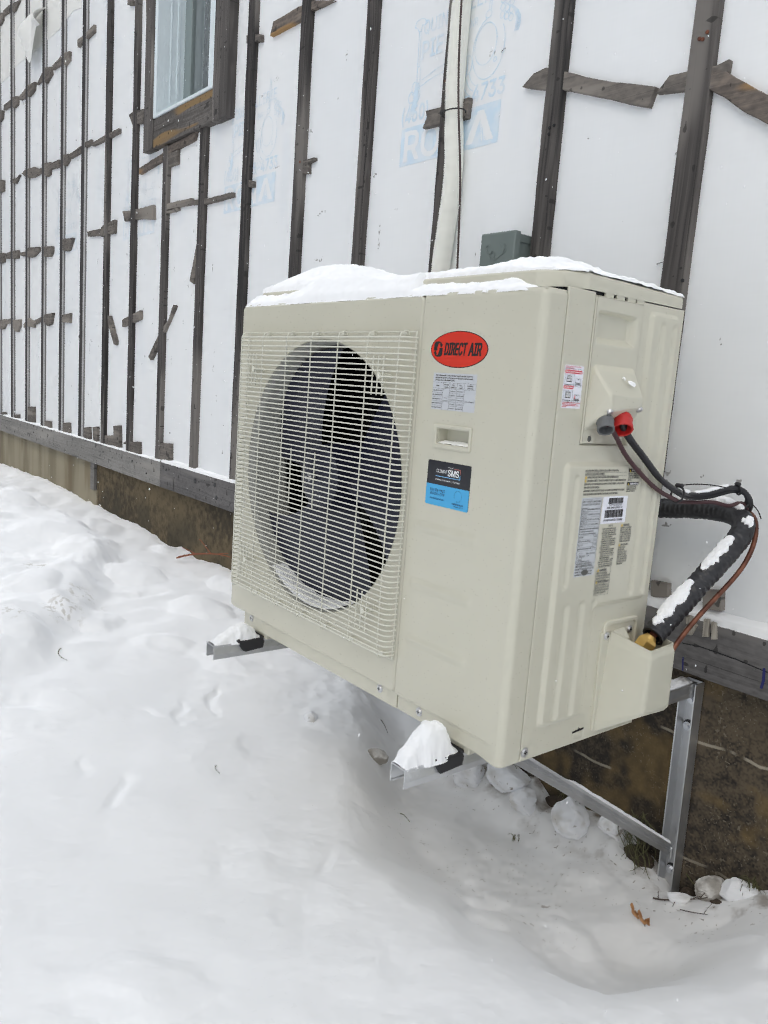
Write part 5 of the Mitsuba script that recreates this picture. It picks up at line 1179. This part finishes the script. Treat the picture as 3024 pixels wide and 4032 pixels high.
snow_patch(np.arange(-.928, .002, .0024), np.arange(.036, .374, .0024), lid_base, lid_thick, 'snow_drift', 'white snow drift lying across the top of the condenser', 3)
def led_thick(X, Y):
    P3 = np.stack([X, Y], -1)
    wob = .005 * N(P3, .03, 43, 3)
    t = .026 + .010 * N(P3, .11, 41, 3)
    t = np.where(X > -.33, .019 + .006 * N(P3, .05, 44, 2), t + .014 * np.exp(-((X + .60) / .16) ** 2) + .008 * sstep(-.75, -.65, X) * (X < -.33))
    t = np.where((X < -.775), .021 + .006 * N(P3, .04, 48, 2), t)
    t = t * sstep(-.035, -.11, X) ** .6
    t = t * (.35 + .75 * sstep(.004, .040, Y))
    e = np.minimum(Y - .0030 + wob * .35, np.minimum(X + .925, -.030 - X))
    return np.where(e > 0, t * np.clip(1 - (1 - np.clip(e / .010, 0, 1)) ** 2, 0, 1) ** .5, -1)
snow_patch(np.arange(-.928, -.02, .0030), np.arange(.001, .047, .0022), lambda X, Y: np.full(X.shape, .7690) - .003 * sstep(.008, .0, Y), led_thick, 'snow_heap', 'crumbly snow strip on the front ledge below the lid', 9, .0018)
# on the bracket arms
def arm_snow(dx, ys, hs, name_label, seed, wid=.0178):
    f = PchipInterpolator(ys, hs)
    y_ = np.arange(ys[0], ys[-1], .0018)
    x_ = np.arange(-.036, .036, .0018)
    def th(U, Y):
        P3 = np.stack([U, Y], -1)
        h = f(Y) * (1 + .10 * N(P3, .02, seed, 2))
        half = wid + .006 * np.clip((h - .02) / .05, 0, 1) * (Y > -.07) + .002 * N(P3, .012, seed + 2, 2)
        return np.where((h > .001) & (np.abs(U) < half), h * np.sqrt(np.clip(1 - np.abs(U / half) ** 2.6, 0, 1)), -1)
    U, Y = np.meshgrid(x_, y_, indexing='ij')
    tk = th(U, Y); P3 = np.stack([U, Y], -1)
    tk = np.where(tk > 0, tk + .0026 * N(P3, .009, seed + 7, 3) * np.clip(tk / .01, 0, 1), tk)
    ok = tk > 0
    keep = ok[:-1, :-1] | ok[1:, :-1] | ok[1:, 1:] | ok[:-1, 1:]
    Xw = -.1240 + dx + (.0265 / .859) * (Y + .109) + U
    Z = -.0198 + np.where(ok, tk, -.003)
    Z = np.where(Y > .004, np.minimum(Z, -.0185 + .006), Z)
    add('snow_heap', granulate(gridmesh(np.stack([Xw, Y, Z], -1), keep), .0042, seed, .012), 'snow', smooth=True, label=name_label, cat='snow')
arm_snow(0.0, [-.1100, -.100, -.083, -.062, -.045, -.033, -.020, -.008, .006, .018], [.003, .024, .040, .060, .068, .068, .056, .034, .014, .002], 'tall pointed snow heap on the right bracket arm', 70)
arm_snow(-.6925, [-.1060, -.092, -.070, -.045, -.028, -.012, .004, .016, .024], [.003, .014, .026, .036, .040, .034, .020, .010, .002], 'rounded snow heap on the left bracket arm', 80)
snow_patch(np.arange(-.130, -.070, .002), np.arange(.50, .752, .002), lambda X, Y: np.full(X.shape, -.0180), lambda X, Y: np.where((np.abs(X + .1015) < .0175) & (Y < .742), .007 * np.clip((.0175 - np.abs(X + .1015)) / .006, 0, 1) ** .5, -1), 'snow_heap', 'thin snow on the right bracket arm beside the wall', 90, .001)
# along the brace
bs = np.linspace(.34, .985, 200); ba = np.linspace(-1, 1, 16)
BS, BA = np.meshgrid(bs, ba, indexing='ij')
b0 = np.array([-.1180, .125, -.0200]); b1 = np.array([-.0960, .7420, -.4215]); bd = b1 - b0
bn = np.cross(bd, [1, 0, 0]); bn = bn if bn[2] > 0 else -bn; bn /= np.linalg.norm(bn)
P3 = np.stack([BS, BA * .03], -1)
bt = (.0065 + .003 * N(P3, .03, 5, 3)) * np.sqrt(np.clip(1 - BA ** 4, 0, 1)) * sstep(.34, .42, BS)
add('snow_heap', gridmesh(b0 + BS[..., None] * bd + (BA * .0160)[..., None] * np.array([1.0, 0, 0]) + bt[..., None] * bn), 'snow', smooth=True, label='narrow snow line along the slanting brace', cat='snow')
# on the bottom board
def board_snow(x0, x1, tf, label, seed):
    snow_patch(np.arange(x0, x1, .006), np.arange(LEDY - .003, YW + .001, .0016), lambda X, Y: np.full(X.shape, .1420),
               lambda X, Y: np.where(Y > LEDY + .001 + .002 * N(np.stack([X, Y], -1), .04, seed, 2), tf(X, Y) * np.clip((Y - LEDY + .001) / .009, 0, 1) ** .5, -1), 'snow_heap', label, seed, .0010)
board_snow(-.33, 1.2, lambda X, Y: .022 + .010 * N(np.stack([X, Y], -1), .3, 3, 2) + .010 * sstep(YB, YW, Y), 'thick snow on the bottom board right of the condenser', 101)
board_snow(-3.02, -1.5, lambda X, Y: .012 + .006 * N(np.stack([X, Y], -1), .16, 4, 2) + .004 * sstep(YB, YW, Y), 'snow line on the grey bottom board left of the condenser', 105)
board_snow(-8.0, -3.03, lambda X, Y: .006 + .006 * N(np.stack([X, Y], -1), .12, 6, 2), 'thin snow line on the pale bottom board', 107)
# streaks on the black pipe
def pipe_snow(P_, rad, s0, s1, a0, half, thick_, label, seed, lift=(0, 0, 1.0)):
    n = 240; m = 44
    L = np.r_[0, np.cumsum(np.linalg.norm(np.diff(P_, axis=0), axis=1))]
    s = np.linspace(s0, s1, n); C_ = np.stack([np.interp(s, L, P_[:, k]) for k in range(3)], 1)
    tt = np.gradient(C_, axis=0); tt /= np.linalg.norm(tt, axis=1, keepdims=True)
    up = np.asarray(lift, float) - tt * (tt @ np.asarray(lift, float))[:, None]; up /= np.linalg.norm(up, axis=1, keepdims=True)
    sd = np.cross(tt, up)
    A = np.linspace(-1.5, 1.5, m)
    S, AA = np.meshgrid(s, A, indexing='ij')
    P3 = np.stack([S, AA * half * rad], -1)
    tp_ = np.clip(1 - np.abs((S - (s0 + s1) / 2) / ((s1 - s0) / 2)) ** 3, 0, 1)
    e = np.minimum(half * rad * (tp_ ** .6 - np.abs(AA)), np.minimum(S - s0 - .002, s1 - .002 - S)) + .0075 * N(P3, .017, seed, 3) * min(1, rad / .015) + .0030 * N(P3, .0045, seed + 9, 2) * min(1, rad / .01)
    tk = np.where(e > 0, (.0012 + thick_ * (1 + .5 * N(P3, .012, seed + 3, 3))) * np.sqrt(np.clip(e / .006, 0, 1)), -.0012)
    ok = e > 0
    keep = ok[:-1, :-1] | ok[1:, :-1] | ok[1:, 1:] | ok[:-1, 1:]
    th_ = a0 + AA * half
    r_ = rad + tk
    V_ = C_[:, None] + r_[..., None] * (np.cos(th_)[..., None] * up[:, None] + np.sin(th_)[..., None] * sd[:, None])
    add('snow_heap', gridmesh(V_, keep), 'snow', smooth=True, label=label, cat='snow')
pipe_snow(pc, .0215, .008, .135, .12, .62, .0042, 'lower snow streak on the sloping black pipe', 201)
pipe_snow(pc, .0215, .158, .250, .12, .50, .0042, 'upper snow streak on the sloping black pipe', 205)
pipe_snow(pc, .0215, .286, .322, .45, .50, .0036, 'small snow patch at the bend of the black pipe', 209)
pipe_snow(pc, .0215, .335, .540, -.15, .50, .0070, 'long snow strip on the level run of the black pipe', 213)
bk_ = spline(BLK, 120)
pipe_snow(bk_, .0058, .285, .335, .0, .8, .0030, 'snow crumbs on the black cables beside the back edge', 221)
pipe_snow(bk_, .0058, .352, .435, .0, .8, .0030, 'snow line along the top of the cable loop', 225)
# inside the fan ring and on the cable hood
aa = np.linspace(-.62, .42, 80); dd = np.linspace(0, 1, 14)
AAg, DDg = np.meshgrid(aa, dd, indexing='ij')
tkr = (.010 + .004 * N(np.stack([AAg, DDg * .2], -1), .12, 3, 3)) * np.sqrt(np.clip(1 - ((AAg + .1) / .53) ** 4, 0, 1)) * np.sqrt(np.clip(1 - np.abs(2 * DDg - 1) ** 3, 0, 1))
rr_ = FR - .005 - tkr
add('snow_heap', gridmesh(np.stack([FC[0] + rr_ * np.sin(AAg), .006 + .075 * DDg, FC[1] - rr_ * np.cos(AAg)], -1)), 'snow', smooth=True, label='crescent of snow inside the bottom of the fan ring', cat='snow')
hs = np.linspace(0, 1, 60); hw = np.linspace(-1, 1, 24)
HS, HW = np.meshgrid(hs, hw, indexing='ij')
hp0 = np.array([.0150, .178, .6455]); hp1 = np.array([.0330, .197, .6275])
hn = np.array([.74, -.05, .67]); hc = np.cross(hn, hp1 - hp0); hc /= np.linalg.norm(hc)
tkh = .0045 * (N(np.stack([HS * .034, HW * .006], -1), .0075, 77, 2) + .12 - .35 * HW ** 2 - .5 * (2 * HS - 1) ** 4)
okh = tkh > 0
add('snow_heap', gridmesh(hp0 + HS[..., None] * (hp1 - hp0) + (HW * .0065)[..., None] * hc + (np.maximum(tkh, -.0006) + .0072)[..., None] * hn, okh[:-1, :-1] | okh[1:, :-1] | okh[1:, 1:] | okh[:-1, 1:]), 'snow', smooth=True, label='few snow crumbs on the cream cable hood', cat='snow')
hk_s = np.linspace(-.212, -.137, 60); hk_d = np.linspace(-.001, .022, 8)
HX_, HD_ = np.meshgrid(hk_s, hk_d, indexing='ij')
add('snow_heap', gridmesh(np.stack([HX_, HD_, .5140 + .0018 * np.clip(N(np.stack([HX_, HD_], -1), .012, 7, 3) + .5, 0, 2) + .004 * sstep(.0, .022, HD_)], -1)), 'snow', smooth=True, label='trace of snow in the pull handle recess', cat='snow')

# ------------------------------------------------------------------ chunks, twigs, leaves and grass at the foot of the wall
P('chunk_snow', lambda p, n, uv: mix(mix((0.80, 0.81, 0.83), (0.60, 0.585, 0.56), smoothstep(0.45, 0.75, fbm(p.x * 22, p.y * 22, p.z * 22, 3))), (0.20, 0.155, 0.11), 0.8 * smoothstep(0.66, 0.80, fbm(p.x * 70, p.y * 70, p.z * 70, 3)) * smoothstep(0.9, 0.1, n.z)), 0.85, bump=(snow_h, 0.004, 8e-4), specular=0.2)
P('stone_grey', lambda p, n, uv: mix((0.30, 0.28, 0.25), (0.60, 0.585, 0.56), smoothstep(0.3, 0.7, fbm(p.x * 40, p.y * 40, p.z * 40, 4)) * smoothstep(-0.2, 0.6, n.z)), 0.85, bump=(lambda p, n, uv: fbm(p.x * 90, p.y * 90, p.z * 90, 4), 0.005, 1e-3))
def chunk(x, y, r, seed, mat, label, lift=.3, rough=.22):
    m = trimesh.creation.icosphere(5)
    v = np.array(m.vertices)
    rs = np.random.default_rng(seed)
    for _ in range(9):                                  # facets
        n_v = rs.normal(size=3); n_v /= np.linalg.norm(n_v); d = .45 + .38 * rs.random()
        k = np.clip(v @ n_v - d, 0, None); v = v - .70 * k[:, None] * n_v
    v = v * (1 + rough * N(m.vertices, .8, seed, 3)[:, None] * .7 + .05 * N(m.vertices, .22, seed + 1, 2)[:, None])
    v = v * np.asarray(r)
    c, s = math.cos(seed), math.sin(seed)
    v = np.stack([v[:, 0] * c - v[:, 1] * s, v[:, 0] * s + v[:, 1] * c, v[:, 2]], 1)
    v[:, 1] = np.minimum(v[:, 1], YF - .004 - y)
    add('snow_chunk', trimesh.Trimesh(v + [x, y, gz(x, y) + lift * r[2]], m.faces, process=False), mat, smooth=True, label=label, cat='snow chunk')
chunk(-.335, .705, (.075, .055, .050), 2, 'chunk_snow', 'large rounded snow chunk under the slanting brace', .35)
chunk(-.490, .690, (.055, .045, .040), 5, 'chunk_snow', 'wedge-shaped snow chunk left of the brace, before the foundation', .3)
chunk(-.575, .715, (.085, .060, .045), 9, 'chunk_snow', 'flat snow slab under the front right corner of the condenser', .4)
chunk(-.700, .690, (.060, .060, .055), 12, 'chunk_snow', 'snow block behind the end of the right bracket arm', .35)
chunk(-.235, .735, (.045, .035, .045), 14, 'chunk_snow', 'snow lump tangled with roots below the brace', .4, .3)
chunk(.028, .738, (.050, .030, .036), 17, 'stone_grey', 'grey flat-sided stone right of the bracket foot', .45)
chunk(.085, .745, (.050, .030, .030), 19, 'chunk_snow', 'snow lump against the foundation near the right edge', .5)
chunk(-.820, .425, (.034, .028, .028), 23, 'stone_grey', 'dirty ice lump left of the right bracket arm end', .25)
chunk(-1.020, .335, (.026, .020, .018), 26, 'chunk_snow', 'small dirty snow clod on the bank left of the hollow', .35)
chunk(-.012, .672, (.030, .016, .014), 29, 'chunk_snow', 'small clean snow lump at the foot of the bracket', .4)
def soil_patch(x, y, rx, ry, h, seed, label):
    m = trimesh.creation.icosphere(4); v = np.array(m.vertices)
    v = v * (1 + .28 * N(v, .5, seed, 3)[:, None]) * [rx, ry, h]
    v[:, 1] = np.minimum(v[:, 1], YF - .006 - y)
    add('soil_patch', trimesh.Trimesh(v + [x, y, gz(x, y) - .2 * h], m.faces, process=False), 'soil', smooth=True, label=label, cat='soil')
soil_patch(-.62, .755, .060, .018, .030, 3, 'bare dark soil under the front right corner of the condenser')
soil_patch(-.415, .760, .055, .016, .030, 5, 'bare dark soil strip behind the brace, against the foundation')
soil_patch(-.160, .735, .040, .030, .030, 7, 'dark soil clump under the hanging roots')
soil_patch(-.030, .752, .022, .016, .022, 9, 'reddish soil at the foot of the bracket')
soil_patch(.055, .715, .016, .010, .008, 11, 'small dark crumb of soil on the snow near the right edge')

def twig(pts, r, mat, name, label, catg, n=24, side_=()):
    q = spline(pts, n); rad = np.linspace(r, r * .45, n)
    ms = [tube(q, rad, 6)]
    for i, d in side_:
        p = q[i]; ms.append(tube(spline([p, p + np.array(d) * .5 + [0, 0, .002], p + np.array(d)], 8), np.linspace(r * .6, r * .3, 8), 5))
    add(name, cat(ms), mat, label=label, cat=catg)
g0 = lambda x, y, dz=.004: (x, y, gz(x, y) + dz)
twig([g0(-.055, .640, .010), g0(-.030, .655, .004), g0(.000, .675, .006), g0(.030, .700, .010), g0(.045, .712, .016)], .0022, 'twig_brown', 'twig', 'dark forked twig lying in the snow right of the bracket foot', 'twig', 24, ((2, (-.006, .006, .016)), (9, (.006, -.024, -.004)), (12, (-.002, .02, .012)), (15, (.014, .012, .010)), (18, (.004, .022, .016))))
twig([(-.045, .758, gz(-.04, .75) + .050), (-.020, .745, gz(-.02, .745) + .034), (.006, .730, gz(.006, .73) + .020), (.030, .712, gz(.03, .712) + .012)], .0014, 'grass_old', 'twig', 'pale thin stem leaning from the foundation to the forked twig', 'twig')
twig([g0(.012, .640, .010), g0(.040, .655, .006), g0(.062, .668, .004)], .0013, 'twig_brown', 'twig', 'short straight stem on the snow below the forked twig', 'twig', 14, ((11, (.006, .020, .022)),))
twig([g0(-2.70, .66, .020), (-2.55, .70, -.235), (-2.44, .73, -.215), (-2.32, .74, -.205)], .0048, 'twig_red', 'twig', 'reddish root poking out of the snow left of the condenser', 'twig', 24, ((8, (-.10, -.02, .012)), (14, (-.12, .0, .045)), (17, (.08, .01, .02))))
twig([g0(-.640, .372, .004), g0(-.620, .365, .010), g0(-.596, .368, .003)], .0013, 'grass_old', 'twig', 'bent dry blade on the snow left of the right arm end', 'twig', 10)
twig([(-1.02, .60, gz(-1.02, .60) + .006), (-1.005, .60, gz(-1.0, .6) + .016), (-.985, .602, gz(-.985, .6) + .003)], .0012, 'twig_brown', 'twig', 'curled dark stem on the rough bank under the condenser', 'twig', 10)
twig([g0(-.93, -.02, .003), g0(-.915, -.03, .006), g0(-.90, -.025, .002)], .0010, 'grass_old', 'twig', 'thin curved straw on the open snow', 'twig', 10)
twig([g0(-1.80, -.15, .004), g0(-1.76, -.17, .010), g0(-1.70, -.16, .004)], .0016, 'grass_old', 'twig', 'loose dry straw on the snow at the left edge', 'twig', 10)
# hanging dead roots and grass under the brace
rs_ = np.random.default_rng(3)
ms = []
for i in range(26):
    x = -.195 + .055 * rs_.random(); y = .700 + .05 * rs_.random(); z0 = gz(x, y) + .075 + .035 * rs_.random()
    ms.append(tube(spline([(x, y, z0), (x + .02 * rs_.normal(), y - .012 * rs_.random(), z0 - .03), (x + .03 * rs_.random(), y - .018 * rs_.random(), z0 - .065), (x + .045 * rs_.random() + .01, y - .04 * rs_.random(), gz(x, y) + .002)], 12), np.linspace(.0013, .0007, 12), 5))
add('dead_grass', cat(ms), 'grass_old', label='tangle of dead grass and roots hanging behind the lower brace', cat='grass')
def tuft(x, y, n, h, seed, label, spread=.02, dz=0.0):
    r_ = np.random.default_rng(seed); ms = []
    for i in range(n):
        a = r_.random() * 6.28; l = h * (.5 + .7 * r_.random()); sp = spread * (.4 + r_.random())
        b0_ = np.array([x + .012 * r_.normal(), y + .006 * r_.normal(), 0]); b0_[1] = min(b0_[1], YF - .01); b0_[2] = gz(b0_[0], b0_[1]) - .002 + dz
        e_ = b0_ + [math.cos(a) * sp, -abs(math.sin(a)) * sp, l * .7]
        ms.append(tube(spline([b0_, (b0_ + e_) / 2 + [0, 0, l * .35], e_ - [0, 0, l * .2]], 9), np.linspace(.0015, .0005, 9), 5))
    add('dead_grass', cat(ms), 'grass_old', label=label, cat='grass')
tuft(-.61, .735, 22, .040, 4, 'dead grass tuft under the front right corner of the condenser', .04, .02)
tuft(-.405, .755, 14, .045, 6, 'dead grass tuft against the foundation behind the brace', .035, .02)
tuft(-.330, .735, 10, .030, 8, 'small grass tuft above the large snow chunk', .02, .03)
tuft(.105, .755, 14, .045, 10, 'green-brown tuft against the foundation near the right edge', .03, .012)
tuft(-.440, .60, 4, .028, 12, 'two dry stems standing in the snow before the brace', .015)
# small dry leaves on a sprig
lx, ly = -.028, .556
lz = gz(lx, ly)
LS = thing('leaf_sprig', 'small sprig of orange dry leaves half sunk in the snow', 'leaves')
add(LS + '__stem', tube(spline([(lx + .010, ly, lz - .002), (lx, ly, lz + .010), (lx - .012, ly, lz + .020)], 10), .0010, 5), 'twig_brown')
r_ = np.random.default_rng(8)
for i in range(9):
    a = -1.2 + 2.6 * r_.random(); px = lx - .022 + .044 * (i / 8); pz = lz + .004 + .014 * r_.random()
    U, V = np.meshgrid(np.linspace(0, 1, 9), np.linspace(-1, 1, 5), indexing='ij')
    Lf = .015 + .006 * r_.random(); wv = .0050 * np.sin(np.pi * np.clip(U * .96 + .02, 0, 1)) ** .7
    X = px + Lf * U * math.sin(a * .7) + V * wv * math.cos(a * .7); Z = pz + Lf * U * math.cos(a * .7) - V * wv * math.sin(a * .7); Y = ly - .004 + .008 * r_.random() - .004 * V ** 2 - .004 * U
    add(LS + '__leaf', gridmesh(np.stack([X, Y, Z], -1)), 'leaf_dry', smooth=True)

# ------------------------------------------------------------------ falling snow and the wood mirrored in the window
r_ = np.random.default_rng(21)
oc = trimesh.creation.icosphere(0)
ms = []
for i in range(1100):
    dist = 1.0 + 2.6 * r_.random() ** .7
    u, v = (r_.random() - .5) * .95, (r_.random() - .5) * 1.25
    x, y, z = CAM[0] - 4.2 * r_.random() + .6, CAM[1] + .5 + 1.1 * r_.random(), -.25 + 2.6 * r_.random()
    if -W - .05 < x < .12 and -.05 < y < .42 and z < .92: continue
    s_ = .0006 + .0007 * r_.random()
    if np.linalg.norm(np.array([x, y, z]) - CAM) < 1.1: continue
    v_ = oc.vertices * [s_, s_, s_ * (1.0 + 1.5 * r_.random())]
    a = r_.normal(size=3); Rm = trimesh.transformations.euler_matrix(*(a * .35))[:3, :3]
    ms.append(trimesh.Trimesh(v_ @ Rm.T + [x, y, z], oc.faces, process=False))
add('falling_snow', cat(ms), 'snow', smooth=True, label='fine snowflakes falling through the air', cat='snowflakes', kind='stuff')
ms = []
for i in range(46):
    a = -2.6 + 1.5 * r_.random(); R_ = 13 + 14 * r_.random()
    x = -3.0 - R_ * math.cos(.55 + .9 * r_.random()); y = .7 - R_ * (.25 + .5 * r_.random()); h_ = 9 + 7 * r_.random()
    tr = spline([(x, y, -1), (x + .3 * r_.normal(), y, h_ * .5), (x + .5 * r_.normal(), y, h_)], 12)
    ms.append(tube(tr, np.linspace(.16, .03, 12), 6))
    for b in range(34):
        t0 = 1 + int(10 * r_.random()); p_ = tr[t0]; an = r_.random() * 6.28; l_ = 2.2 * (1 - t0 / 13) + .5
        ms.append(tube(np.array([p_, p_ + [l_ * .6 * math.cos(an), l_ * .6 * math.sin(an), .15], p_ + [l_ * math.cos(an), l_ * math.sin(an), -.1 + .4 * r_.random()]]), [.035, .022, .010], 4))
P('bark_dark', (0.045, 0.042, 0.038), 0.9)
add('far_wood', cat(ms), 'bark_dark', smooth=False, label='bare dark wood far off, seen mirrored in the window pane', cat='wood', kind='stuff')
